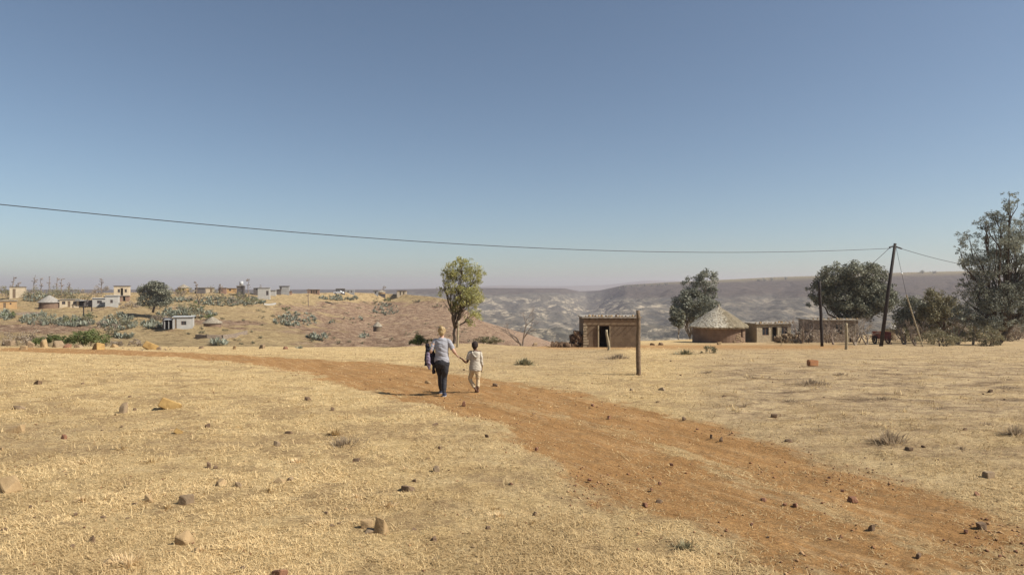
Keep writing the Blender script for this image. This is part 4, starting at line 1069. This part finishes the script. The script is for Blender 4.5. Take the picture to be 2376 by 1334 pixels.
mb = MB(); mb.tube([(-1.5, -.4, 0), (-1.5, -.4, 15*s)], .12, 6); mb.tube([(-35*s, -.4, 0), (-35*s, -.4, 15*s)], .12, 6); mb.build('porch_posts', M['wood_dark'], hw)
flat_house('house', 244, 271, 688, 713, 177, 7, 'white', 'tall plain white house block joined to the right of the porch house', [(.4, .6, .3, .6, 'window')], 'tin_white')
flat_house('house', 272, 297, 688, 701, 200, 5, 'brick', 'small brown house behind the tall white block', [(.5, .7, 0, .8, 'open')], 'tin')
flat_house('house', 264, 297, 663, 678, 236, 6, 'cream', 'cream flat-roofed house on the skyline above the tall white block', [(.25, .4, .4, .7, 'window'), (.45, .6, 0, .8, 'open'), (.7, .85, .4, .7, 'window')], 'greydark')
flat_house('house', 22, 52, 665, 680, 232, 6, 'cream', 'cream house with brown roof on the skyline at the far left', [(.2, .4, 0, .8, 'door')], 'thatch')
round_hut('round_hut', 426, 12, 669, 681, 661, 240, 'ochre', 'thatch', 'brown thatched hut on the skyline right of the round-crowned tree', ops=[(290, 8, 0, .8)])
flat_house('shed', 407, 421, 672, 681, 241, 4, 'brick', 'low brown shed joined to the left of the skyline thatched hut', (), 'tin', cat='shed')
flat_house('house', 452, 475, 669, 681, 240, 5, 'greydark', 'dark shed on the skyline left of the pale low house', (), 'tin')
flat_house('house', 475, 495, 669, 680, 242, 5, 'cream', 'pale low house joined to the dark shed on the skyline', [(.6, .8, 0, .7, 'door')], 'tin')
flat_house('house', 507, 524, 669, 682, 245, 5, 'brick', 'small brown skyline house left of the dark block house', [(.3, .5, .3, .7, 'window')], 'tin')
flat_house('house', 524, 548, 670, 680, 248, 5, 'ochre', 'low ochre skyline house between the brown one and the dark block house', [(.3, .5, .3, .7, 'window')], 'tin')
flat_house('house', 549, 567, 663, 679, 250, 5, 'greydark', 'tall dark block house with a pale tank beside it on the skyline', (), 'tin')
mb = MB(); mb.tube([(0, 0, 0), (0, 0, 1.6)], .7, 14); o = mb.build('water_tank', M['tin_white'], None, True); o.location = (X(562, 249), 248.2, Zp(663, 249)+.1); props(o, 'small pale tank on the roof of the tall dark block house', 'tank')
flat_house('house', 588, 612, 669, 686, 238, 6, 'greydark', 'dark grey gable wall of the skyline house left of the long white wall', [(.25, .6, .6, .9, 'window')], 'tin_white')
flat_house('house', 612, 640, 675, 686, 238, 6, 'white', 'low pale house wall right of the dark grey gable wall', [(.4, .5, .3, .7, 'window')], 'tin_white')
flat_house('house', 598, 626, 667, 676, 252, 6, 'white', 'white-roofed house peeping over the low pale one', [(.7, .9, .3, .7, 'window')], 'tin_white')
flat_house('house', 648, 671, 665, 684, 240, 6, 'grey', 'tall grey flat-roofed house right of the low pale one', [(.05, .25, .55, .85, 'window')], 'greydark')
flat_house('shed', 641, 652, 673, 684, 238, 4, 'greydark', 'dark lean-to at the left of the tall grey house', (), 'tin', cat='shed')
flat_house('shed', 671, 677, 677, 684, 240, 3, 'brick', 'tiny brown lean-to at the right of the tall grey house', (), 'tin', cat='shed')
flat_house('house', 713, 742, 673, 683, 262, 5, 'brick', 'long low brown skyline house with posts, left of the grey-green bush', [(.3, .4, 0, .8, 'open'), (.5, .6, 0, .8, 'open'), (.7, .8, 0, .8, 'open')], 'tin')
flat_house('house', 779, 801, 671, 683, 285, 5, 'greydark', 'dark-walled skyline house behind the parked white car', (), 'tin')
flat_house('house', 802, 823, 673, 683, 288, 5, 'grey', 'grey skyline house right of the dark-walled one', [(.2, .35, .3, .7, 'window'), (.6, .75, .3, .7, 'window')], None)
flat_house('shed', 878, 895, 683, 690, 306, 4, 'greydark', 'low dark shed in front of the last skyline hut', (), 'tin', cat='shed')
round_hut('round_hut', 885, 9, 679, 687, 674, 318, 'ochre', 'thatch', 'small thatched skyline hut behind the low dark shed', ops=[])
flat_house('shed', 866, 878, 675, 686, 320, 4, 'grey', 'small grey shed left of the last thatched skyline hut', [(.3, .6, .3, .7, 'window')], 'tin', cat='shed')
flat_house('house', 921, 945, 675, 686, 318, 5, 'cream', 'last cream flat-roofed house at the right end of the skyline', [(.3, .4, 0, .8, 'open'), (.65, .75, 0, .8, 'open')], 'greydark')
# white house near
nh, nw, nhh = flat_house('house', 402, 446, 738, 766, 132, 5, 'white', 'small white flat-roofed house low on the slope with a dark open porch', [(.08, .17, 0, .8, 'door'), (.40, .66, .30, .62, 'window')], 'tin_white', frame='wframe')
s = 132/F
mb = MB(); mb.box((-20*s, 3.2, 0), (-.02, 3.4, 24*s)); mb.box((-21*s, -.2, 0), (-20.2*s, 3.4, 22*s)); mb.build('porch_wall', M['greydark'], nh)
mb = MB(); mb.box((-21*s, -.4, 22.5*s), (-.3, 3.5, 23.2*s)); mb.build('porch_roof', M['tin_white'], nh)
mb = MB()
for x in (-19, -10, -1): mb.tube([(x*s, -.1, 0), (x*s, -.1, 22*s)], .1, 6)
mb.build('porch_posts', M['grey'], nh)
flat_house('shed', 377, 394, 741, 763, 136, 3, 'greydark', 'dark grey shed joined to the left of the small white house', (), 'greydark', cat='shed')
round_hut('round_hut', 493, 19, 752, 758, 738, 138, 'mud_red', 'thatch', 'thatched hut sunk behind a wall, right of the small white house')
round_hut('round_hut', 876, 10, 759, 769, 748, 222, 'mud', 'thatch', 'tiny thatched hut alone on the bare lower slope', ops=[(250, 8, 0, .8)])
def wallrun(name, pts, h, mt, label):
    mb = MB(); P = [Vector((X(a, b), b, H(X(a, b), b))) for a, b in pts]; n = len(P)
    for i in range(n-1):
        a, b = P[i], P[i+1]; d = (b-a); d.z = 0; d.normalize(); q = Vector((-d.y, d.x, 0))*.22
        vs = [a-q+Vector((0, 0, -.5)), b-q+Vector((0, 0, -.5)), b+q+Vector((0, 0, -.5)), a+q+Vector((0, 0, -.5)), a-q+Vector((0, 0, h)), b-q+Vector((0, 0, h)), b+q+Vector((0, 0, h)), a+q+Vector((0, 0, h))]
        mb.add(vs, [(0, 3, 2, 1), (4, 5, 6, 7), (0, 1, 5, 4), (2, 3, 7, 6)] + ([(3, 0, 4, 7)] if i == 0 else []) + ([(1, 2, 6, 5)] if i == n-2 else []))
    o = mb.build(name, M[mt]); return props(o, label, 'wall')
wallrun('stone_wall', [(455, 131), (480, 130), (515, 131), (545, 135), (572, 142)], .8, 'stone_far', 'curved low stone wall of the yard around the sunken thatched hut')
wallrun('stone_wall', [(30, 176), (60, 178), (92, 180)], .7, 'stone_far', 'low brown yard wall left of the red-walled round hut')
wallrun('stone_wall', [(640, 236), (626, 234), (612, 232)], .5, 'white', 'pale garden wall below the low pale skyline house')
# parked car on skyline
Y = 278; cp = Vector((X(786, Y), Y, Zp(682.5, Y))); car = thing('parked_car', cp, 'white car parked behind the agave hedge on the skyline', 'car')
mb = MB()
prof = [(-2.1, .35), (-2.1, .85), (-1.9, 1.0), (-1.2, 1.05), (-.7, 1.5), (.7, 1.52), (1.3, 1.05), (2.0, .95), (2.15, .7), (2.15, .35)]
n = len(prof); vs = [(x, -.85, z) for x, z in prof]+[(x, .85, z) for x, z in prof]
mb.add(vs, [tuple(range(n)), tuple(range(2*n-1, n-1, -1))]+[(k, n+k, n+(k+1) % n, (k+1) % n) for k in range(n)]); mb.build('body', M['porcelain'], car)
mb = MB(); mb.box((-1.0, -.86, 1.08), (-.1, -.853, 1.42)); mb.box((0, -.86, 1.08), (.95, -.853, 1.42)); mb.build('window', M['glass'], car)
for x in (-1.3, 1.35):
    for y in (-.8, .8):
        mb = MB(); mb.tube([(x, y-.1, .33), (x, y+.1, .33)], .33, 14); mb.build('wheel', M['wood_dark'], car)
# small poles on the hill
for px, top, b, lb in [(194,710,745,'thin pole standing below the porch house on the hill'), (213,700,722,'short dark pole beside the porch of the white and grey house')]:
    p = hit(px, b); mb = MB(); mb.tube([(0, 0, -.3), (0, 0, (b-top)*p.y/F)], .16, 6); o = mb.build('pole', M['wood_dark']); o.location = p; props(o, lb, 'pole')

# ------------------------------------------------------------------ leaning utility pole with lines
PYY = 57
pb = Vector((X(2043, PYY), PYY, H(X(2043, PYY), PYY))); pt = Vector((X(2077, PYY), PYY, Zp(565, PYY)))
up_ = thing('utility_pole', pb, 'tall dark utility pole leaning to the right, with wires at its top', 'pole')
mb = MB(); mb.tube([Vector((0, 0, -.4)), (pt-pb)*.5, pt-pb], [.16, .145, .115], 12); mb.build('pole', M['wood_dark'], up_, True)
mb = MB(); top = pt-pb
mb.tube([top+Vector((-.15, 0, -.25)), top+Vector((-.55, -.1, -.35))], .07, 8); mb.tube([top+Vector((.12, 0, -.3)), top+Vector((.62, .1, -.45))], .07, 8); mb.build('insulator', M['cable'], up_)
def cable(name, pts, r, label, mt='cable'):
    mb = MB(); mb.tube(pts, r, 6); o = mb.build(name, M[mt]); return props(o, label, 'cable')
cp_ = [(-900,392),(-300,443),(0,473.5),(250,501),(500,524),(750,545),(1000,562),(1250,575),(1500,583),(1700,585.5),(1900,583),(2060,577)]
qx = np.linspace(-900, 2066, 90)
co = np.polyfit([a for a, b in cp_], [b for a, b in cp_], 3)
A0 = Vector((pt.x-.3, PYY)); 
def plan(px):   # where the line of sight at px crosses the straight plan of the line
    ax, ay = X(2066, 57), 57.; bx, by = X(0, 31), 31.
    t = (px-CX)/F; dx, dy = bx-ax, by-ay
    k = (t*ay-ax)/(dx-t*dy); return ax+k*dx, ay+k*dy
pts = []
for q in qx:
    x, y = plan(q); pts.append((x, y, Zp(np.polyval(co, q), y)))
cable('power_line', pts, .022, 'long overhead cable sagging across the whole sky to the leaning pole')
a = pt+Vector((.5, .1, -.42)); pts = [a.lerp(Vector((X(2330, 66), 66, Zp(628, 66))), k/16)-Vector((0, 0, 1.1*4*(k/16)*(1-k/16)*.25)) for k in range(17)]
cable('power_line', pts, .02, 'cable running from the leaning pole right into the eucalyptus')
a = pt+Vector((-.5, -.1, -.33)); pts = [a.lerp(Vector((X(1960, 74), 74, Zp(655, 74))), k/10)-Vector((0, 0, .3*4*(k/10)*(1-k/10))) for k in range(11)]
cable('power_line', pts, .02, 'short cable dropping from the leaning pole left into the dark dome tree')
g = thing('stay_wire', (X(2142, 56), 56, H(X(2142, 56), 56)), 'stay wire with white ball insulator and pale guard, anchored right of the leaning pole', 'stay wire')
gl = Vector(g.location); e1 = Vector((X(2103, 56.6), 56.6, Zp(684, 56.6)))-gl; top = pt+Vector((.05, 0, -.2))-gl
mb = MB(); mb.tube([(0, 0, -.1), e1], .055, 8); mb.build('guard', M['wood_pale'], g)
mb = MB(); mb.tube([e1, top], .014, 5); mb.build('wire', M['cable'], g)
mb = MB(); mb.ball(e1.lerp(top, .43), .09); mb.build('ball_insulator', M['porcelain'], g, True)

# ------------------------------------------------------------------ people
def remesh(mb, voxel, smooth=3, sm=.5):
    me = mb.mesh('tmp'); o = bpy.data.objects.new('tmp', me); C.objects.link(o)
    r = o.modifiers.new('r', 'REMESH'); r.mode = 'VOXEL'; r.voxel_size = voxel
    s = o.modifiers.new('s', 'SMOOTH'); s.iterations = smooth; s.factor = sm
    dg = bpy.context.evaluated_depsgraph_get(); m2 = bpy.data.meshes.new_from_object(o.evaluated_get(dg))
    bpy.data.objects.remove(o); return m2
def limb(mb, pts, rad, n=14):
    """smooth tapered limb through the joints"""
    P = [Vector(p) for p in pts]; Q = []; Rr = []
    for i in range(len(P)-1):
        a = P[max(i-1, 0)]; b = P[i]; c = P[i+1]; d = P[min(i+2, len(P)-1)]
        for k in range(6):
            t = k/6; Q.append(.5*((2*b)+(c-a)*t+(2*a-5*b+4*c-d)*t*t+(3*b-a-3*c+d)*t**3))
            r0, r1 = rad[i], rad[i+1]; t2 = t*t*(3-2*t)
            Rr.append(tuple(u*(1-t2)+v*t2 for u, v in zip(r0, r1)) if isinstance(r0, tuple) else r0*(1-t2)+r1*t2)
    Q.append(P[-1]); Rr.append(rad[-1]); mb.tube(Q, Rr, n)
def hand(mb, wrist, d, palm_n, side, s=1., curl=.9):
    """palm with four unequal bent fingers and a side thumb. d = direction, palm_n = palm normal, side = thumb side"""
    d = Vector(d).normalized(); n = Vector(palm_n); n = (n-d*n.dot(d)).normalized(); w = d.cross(n)*side
    W = Vector(wrist)
    for k in range(5):
        off = w*(.03-.015*k)*s
        mb.tube([W+off*.6, W+d*.05*s+off, W+d*.088*s+off], [.014*s, .0155*s, .012*s], 8)
    for k in range(4):
        off = w*(.030-.020*k)*s; L = (.072, .08, .075, .058)[k]*s
        b = W+d*.085*s+off; c1 = curl*.5; c2 = curl*1.1; c3 = curl*1.6
        p1 = b+(d*math.cos(c1)+n*math.sin(c1))*L*.45; p2 = p1+(d*math.cos(c2)+n*math.sin(c2))*L*.3; p3 = p2+(d*math.cos(c3)+n*math.sin(c3))*L*.25
        mb.tube([b, p1, p2, p3], [.0095*s, .009*s, .0085*s, .007*s], 8)
    b = W+d*.02*s+w*.03*s; p1 = b+(d*.6+w*.8).normalized()*.035*s; p2 = p1+(d*.9+n*.4+w*.2).normalized()*.035*s
    mb.tube([W+d*.01*s+w*.012*s, b, p1, p2], [.014*s, .013*s, .011*s, .009*s], 8)
def head(mb, c, s=1., yaw=0):
    """head about centre c facing +Y (turned by yaw)"""
    tmp = MB()
    tmp.ball((0, -.008*s, .022*s), (.076*s, .094*s, .092*s), 20, 14)
    tmp.ball((0, .028*s, -.045*s), (.056*s, .062*s, .072*s), 18, 12)
    tmp.ball((0, .058*s, -.088*s), (.028*s, .022*s, .02*s))
    limb(tmp, [(0, .083*s, .012*s), (0, .103*s, -.022*s), (0, .088*s, -.032*s)], [.009*s, .014*s, .012*s], 8)
    limb(tmp, [(-.022*s, .083*s, -.058*s), (0, .09*s, -.056*s), (.022*s, .083*s, -.058*s)], [.005*s, .009*s, .005*s], 8)
    for q in (-1, 1):
        tmp.ball((q*.076*s, 0, -.012*s), (.01*s, .02*s, .031*s)); tmp.ball((q*.031*s, .078*s, .008*s), (.014*s, .01*s, .009*s)); tmp.ball((q*.03*s, .08*s, .026*s), (.022*s, .01*s, .007*s))
    r = Matrix.Rotation(yaw, 3, 'Z')
    mb.add([r @ Vector(v) + Vector(c) for v in tmp.v], tmp.f)
def cloth_noise(me, amp, f):
    v = np.empty(len(me.vertices)*3); me.vertices.foreach_get('co', v); v = v.reshape(-1, 3)
    n = np.empty(len(me.vertices)*3); me.vertices.foreach_get('normal', n); n = n.reshape(-1, 3)
    d = (fbm(v[:, 0]*f+v[:, 2]*f*.9, v[:, 1]*f+v[:, 2]*f*1.6, 91, 2)-.5)*2*amp
    v += n*d[:, None]; me.vertices.foreach_set('co', v.ravel()); me.update()
M['skin_pale'] = mat('fair_skin', (.52, .33, .24), (.46, .28, .2), 20, .55)
M['skin_dark'] = mat('brown_skin', (.13, .065, .04), (.10, .05, .03), 20, .5)
M['blonde'] = mat('blonde_hair', (.52, .39, .21), (.22, .14, .065), 40, .5)
M['blackhair'] = mat('short_black_hair', (.035, .022, .018), (.02, .013, .012), 60, .8, .6, 120, .004)
M['tee'] = mat('heather_grey_jersey', (.33, .325, .35), (.28, .275, .30), 30, .9, .2, 60, .004)
M['legging'] = mat('charcoal_leggings', (.035, .034, .038), (.025, .024, .028), 20, .75)
M['shoe'] = mat('dark_blue_shoe', (.05, .06, .10), (.035, .04, .07), 20, .6)
M['sole'] = mat('pale_sole', (.35, .33, .33), (.28, .27, .27), 20, .7)
M['hoodie'] = mat('pale_cotton', (.48, .43, .35), (.42, .37, .30), 12, .9, .2, 60, .004)
M['cream_cloth'] = mat('cream_trouser_cloth', (.56, .44, .28), (.47, .36, .22), 12, .9)
M['jacket'] = mat('black_jacket_cloth', (.028, .024, .032), (.018, .016, .022), 14, .85)
M['lining'] = mat('mauve_patterned_cloth', (.30, .24, .31), (.12, .09, .14), 22, .85)
# woman -------------------------------------------------------------
WP = Vector((X(1025, 15.2), 15.2, float(ground_fine(np.array([X(1025, 15.2)]), np.array([15.2]))[0])))
wo = thing('person', WP, 'blonde woman in grey t-shirt and black leggings walking away with a child by the hand', 'person')
HJ = Vector((X(1063.5, 15.35), 15.32, Zp(829, 15.32)))     # where the hands meet
rh = HJ-WP
body = MB()
SH_R, SH_L = (.165, .0, 1.28), (-.165, .0, 1.28)
limb(body, [(0, 0, .74), (0, 0, .86), (0, .005, 1.02), (0, 0, 1.2), (0, 0, 1.30), (0, 0, 1.375)], [(.13, .11), (.15, .12), (.125, .10), (.14, .10), (.12, .07), (.052, .05)], 20)
limb(body, [(0, 0, 1.33), (0, .012, 1.40), (0, .02, 1.47)], [.06, .05, .05])
head(body, (0, .035, 1.515), 1., .0)
wr = rh + Vector((-.05, -.02, .075)); el = Vector((.285, -.03, 1.06))
limb(body, [(.12, 0, 1.29), SH_R, el, wr], [.045, .048, .04, .024])
hd = (rh-wr).normalized(); hand(body, wr, hd, (.8, .3, -.1), 1, 1., .8)
lel = Vector((-.255, -.06, 1.05)); lwr = Vector((-.26, .19, 1.09))
limb(body, [(-.12, 0, 1.29), SH_L, lel, lwr], [.045, .048, .04, .025]); hand(body, lwr, (0.1, 1, .05), (.3, 0, -1), 1, 1., .9)
RL = [(.085, 0, .80), (.075, -.01, .62), (.062, .03, .43), (.062, -.03, .25), (.065, -.10, .085)]
LL = [(-.085, 0, .80), (-.07, .10, .62), (-.055, .19, .44), (-.06, .26, .26), (-.055, .36, .085)]
limb(body, RL, [.092, .076, .052, .050, .034]); limb(body, LL, [.092, .076, .052, .050, .034])
for f, d in ((RL[-1], -.0), (LL[-1], 0)): limb(body, [f, (f[0], f[1]+.03, .05), (f[0], f[1]+.14, .035)], [.036, .036, .024])
mobj('body', remesh(body, .0065, 2), M['skin_pale'], wo, True)
c = MB()
limb(c, [(0, 0, .80), (0, 0, .86), (0, 0, .95), (0, 0, 1.04), (0, 0, 1.2), (0, 0, 1.305), (0, .0, 1.365)], [(.178, .14), (.18, .14), (.163, .13), (.155, .125), (.168, .12), (.17, .088), (.07, .065)], 24)
limb(c, [(.12, 0, 1.30), SH_R, Vector(SH_R).lerp(el, .35), Vector(SH_R).lerp(el, .8)], [.06, .057, .058, .056]); limb(c, [(-.12, 0, 1.30), SH_L, Vector(SH_L).lerp(lel, .35), Vector(SH_L).lerp(lel, .9)], [.06, .057, .058, .056])
me = remesh(c, .008, 3); cloth_noise(me, .012, 13); mobj('t_shirt', me, M['tee'], wo, True)
c = MB()
limb(c, [(0, 0, .68), (0, -.01, .78), (0, 0, .88)], [(.14, .12), (.168, .145), (.15, .125)], 20)
limb(c, RL, [.108, .09, .062, .060, .043]); limb(c, LL, [.108, .09, .062, .060, .043]); me = remesh(c, .008, 3); cloth_noise(me, .004, 18); mobj('leggings', me, M['legging'], wo, True)
for f in (RL[-1], LL[-1]):
    c = MB(); limb(c, [(f[0], f[1]-.035, .05), (f[0], f[1]+.04, .055), (f[0]+.005, f[1]+.13, .04), (f[0]+.005, f[1]+.2, .032)], [(.038, .048), (.046, .052), (.048, .036), (.035, .024)]); limb(c, [(f[0], f[1], .04), (f[0], f[1], .10)], [.042, .044])
    sh_ = mobj('shoe', remesh(c, .006, 2), M['shoe'], wo, True); sb = MB(); limb(sb, [(f[0], f[1]-.05, .012), (f[0], f[1]+.06, .012), (f[0]+.005, f[1]+.2, .012)], [(.04, .012), (.047, .012), (.04, .012)]); sb.build('sole', M['sole'], sh_, True)
c = MB(); c.ball((0, .013, 1.545), (.087, .10, .093), 18, 12); c.ball((0, -.03, 1.50), (.075, .07, .085)); c.ball((-.005, -.06, 1.60), (.045, .045, .045))
for k in range(22):
    a = R.uniform(0, 6.28); b = R.uniform(.2, .9); p = Vector((math.cos(a)*.085, .01+math.sin(a)*.095, 1.5+b*.1)); limb(c, [(0, -.03, 1.44), p if p.y < .05 else Vector((p.x, .02, p.z)), (-.005, -.05, 1.625)], [.008, .015, .011], 6)
for k in range(7): a = R.uniform(0, 6.28); limb(c, [(-.005, -.05, 1.6), (-.005+math.cos(a)*.04, -.06+math.sin(a)*.03, 1.65), (-.005+math.cos(a)*.06, -.07, 1.675)], [.014, .009, .003], 6)
mobj('hair', remesh(c, .005, 1), M['blonde'], wo, True)
# jacket over the left forearm
jk = thing('jacket', WP + Vector((-.32, .05, .5)), 'black and mauve jacket draped over the woman\'s left forearm', 'jacket')
c = MB(); Z0 = .5; O = Vector((-.32, .05, Z0))
def J(*p): return Vector(p)-O
limb(c, [J(-.26, .02, 1.14), J(-.3, .02, 1.08), J(-.345, .03, .98), J(-.35, .03, .85), J(-.36, .03, .72)], [(.05, .09), (.075, .12), (.06, .12), (.055, .13), (.05, .12)], 14)
limb(c, [J(-.24, .08, 1.10), J(-.22, .06, .98), J(-.205, .05, .8), J(-.195, .05, .6), J(-.19, .05, .52)], [(.05, .1), (.055, .1), (.045, .09), (.04, .08), (.038, .075)], 14)
limb(c, [J(-.27, .04, 1.12), J(-.275, .04, .98), J(-.27, .04, .84), J(-.26, .04, .76)], [(.07, .1), (.08, .1), (.07, .09), (.04, .07)], 12)
c.ball(J(-.34, .02, 1.17), (.055, .07, .07)); me = remesh(c, .008, 2); cloth_noise(me, .018, 12); mobj('cloth', me, M['jacket'], jk, True)
c = MB(); limb(c, [J(-.31, -.07, 1.03), J(-.315, -.085, .9), J(-.30, -.08, .75), J(-.28, -.06, .64)], [(.04, .03), (.05, .035), (.048, .03), (.03, .02)], 12); me = remesh(c, .007, 2); cloth_noise(me, .012, 14); mobj('lining', me, M['lining'], jk, True)
# child -------------------------------------------------------------
CPp = Vector((X(1103, 15.55), 15.55, float(ground_fine(np.array([X(1103, 15.55)]), np.array([15.55]))[0])))
ch = thing('person', CPp, 'barefoot child in pale hooded shirt and cream trousers walking hand in hand with the woman', 'person')
lh = HJ-CPp + Vector((.012, .0, .0))
body = MB()
limb(body, [(0, 0, .54), (0, 0, .64), (0, 0, .76), (0, 0, .9), (0, 0, .985), (0, 0, 1.02)], [(.10, .08), (.115, .09), (.10, .08), (.115, .08), (.10, .06), (.045, .045)], 18)
limb(body, [(0, 0, .98), (0, .005, 1.03), (-.01, .015, 1.08)], [.042, .038, .038]); head(body, (-.012, .02, 1.125), .93, .25)
cel = Vector((-.205, -.03, .735)); cw = lh+Vector((.075, -.01, -.03))
limb(body, [(-.09, 0, .965), (-.125, 0, .95), cel, cw], [.04, .037, .03, .019]); hand(body, cw, lh-cw, (-.2, .4, .8), -1, .72, .9)
cer = Vector((.15, -.015, .76)); crw = Vector((.155, .03, .585))
limb(body, [(.09, 0, .965), (.125, 0, .95), cer, crw], [.04, .037, .028, .019]); hand(body, crw, (0, .15, -1), (-1, .2, 0), 1, .72, .6)
RL = [(.055, 0, .56), (.06, 0, .42), (.06, .01, .30), (.06, -.01, .17), (.055, -.03, .05)]
LL = [(-.055, 0, .56), (-.10, .04, .43), (-.13, .07, .31), (-.06, .02, .18), (.01, -.05, .09)]
limb(body, RL, [.065, .055, .042, .04, .024]); limb(body, LL, [.065, .055, .042, .04, .024])
limb(body, [(.055, -.055, .03), (.055, -.02, .03), (.06, .05, .022), (.065, .10, .015)], [.024, .027, .028, .016]); limb(body, [(.01, -.05, .09), (.012, -.03, .045), (.012, .03, .022), (.0, .07, .016)], [.024, .026, .026, .016])
for q, (x0, y0) in enumerate(((.065, .10), (.0, .07))):
    for k in range(5): body.ball((x0-.02+k*.01, y0+.012-abs(k-2)*.002, .012), (.007, .012, .008), 8, 6)
mobj('body', remesh(body, .0055, 2), M['skin_dark'], ch, True)
c = MB()
limb(c, [(0, 0, .53), (0, 0, .60), (0, 0, .75), (0, 0, .9), (0, 0, .97), (0, 0, 1.0)], [(.15, .115), (.148, .115), (.13, .10), (.125, .095), (.115, .075), (.06, .055)], 22)
limb(c, [(-.09, 0, .95), (-.125, 0, .945), Vector((-.125, 0, .95)).lerp(cel, .45), Vector((-.125, 0, .95)).lerp(cel, .75)], [.052, .054, .05, .05]); limb(c, [(.09, 0, .95), (.12, 0, .94), cer, Vector(crw)+Vector((0, 0, .05))], [.045, .045, .036, .03])
me = remesh(c, .007, 3); cloth_noise(me, .009, 16); hs = mobj('hooded_shirt', me, M['hoodie'], ch, True)
c = MB(); c.ball((.02, -.085, .93), (.085, .035, .07)); limb(c, [(-.075, -.04, .985), (-.05, -.09, .93), (.02, -.11, .86), (.08, -.09, .92), (.085, -.04, .985)], [.022, .026, .028, .026, .022], 10); me = remesh(c, .006, 2); mobj('hood', me, M['hoodie'], hs, True)
c = MB(); limb(c, [(0, 0, .47), (0, 0, .55), (0, 0, .62)], [(.10, .085), (.12, .10), (.11, .09)], 18)
limb(c, RL[:4]+[(.057, -.02, .10)], [.078, .062, .046, .043, .036]); limb(c, LL[:4]+[(-.01, -.03, .12)], [.078, .062, .048, .043, .036]); me = remesh(c, .007, 3); cloth_noise(me, .006, 18); mobj('trousers', me, M['cream_cloth'], ch, True)
c = MB(); c.ball((-.012, .004, 1.152), (.079, .091, .086), 18, 12); c.ball((-.012, -.03, 1.12), (.07, .062, .07)); mobj('hair', remesh(c, .005, 1), M['blackhair'], ch, True)

# ------------------------------------------------------------------ light, sky, air, camera
sv = Vector((1, -.24, 1.0)).normalized()
sun = bpy.data.lights.new('sun', 'SUN'); sun.energy = 5.0; sun.angle = math.radians(.5); sun.color = (1, .95, .86)
so = bpy.data.objects.new('sun', sun); C.objects.link(so); so.rotation_euler = sv.to_track_quat('Z', 'Y').to_euler()
w = bpy.data.worlds.new('World'); bpy.context.scene.world = w; w.use_nodes = True; nt = w.node_tree
sk = nt.nodes.new('ShaderNodeTexSky'); sk.sky_type = 'NISHITA'; sk.sun_disc = False
sk.sun_elevation = math.asin(sv.z); sk.sun_rotation = math.atan2(sv.x, sv.y)
sk.altitude = 1600; sk.air_density = 1.0; sk.dust_density = 2.2; sk.ozone_density = 1.5
bg = nt.nodes['Background']; bg.inputs['Strength'].default_value = .073
hs = nt.nodes.new('ShaderNodeHueSaturation'); hs.inputs['Saturation'].default_value = .92; nt.links.new(sk.outputs[0], hs.inputs['Color']); nt.links.new(mix(nt, 1, hs.outputs[0], (.95, 1., .975), 'MULTIPLY'), bg.inputs['Color'])
hz = MB(); hz.box((-9500, -400, -330), (10500, 7600, 95)); hm = bpy.data.materials.new('haze'); hm.use_nodes = True; n = hm.node_tree
n.nodes.remove(n.nodes['Principled BSDF']); pv = n.nodes.new('ShaderNodeVolumePrincipled'); pv.inputs['Color'].default_value = (.86, .78, .82, 1); pv.inputs['Density'].default_value = .0002; pv.inputs['Anisotropy'].default_value = .2
n.links.new(pv.outputs[0], n.nodes['Material Output'].inputs['Volume'])
ho = hz.build('haze', hm); props(ho, 'pale dusty haze filling the distance', 'haze', kind='stuff')
cam = bpy.data.cameras.new('camera'); cam.sensor_width = 36; cam.lens = 36*F/2376; cam.clip_end = 30000; cam.clip_start = .1
co_ = bpy.data.objects.new('camera', cam); C.objects.link(co_); co_.location = (0, 0, CH); co_.rotation_euler = (math.radians(90), 0, 0)
sc = bpy.context.scene; sc.camera = co_
sc.view_settings.view_transform = 'Standard'; sc.view_settings.look = 'None'; sc.view_settings.exposure = .5; sc.view_settings.gamma = 1
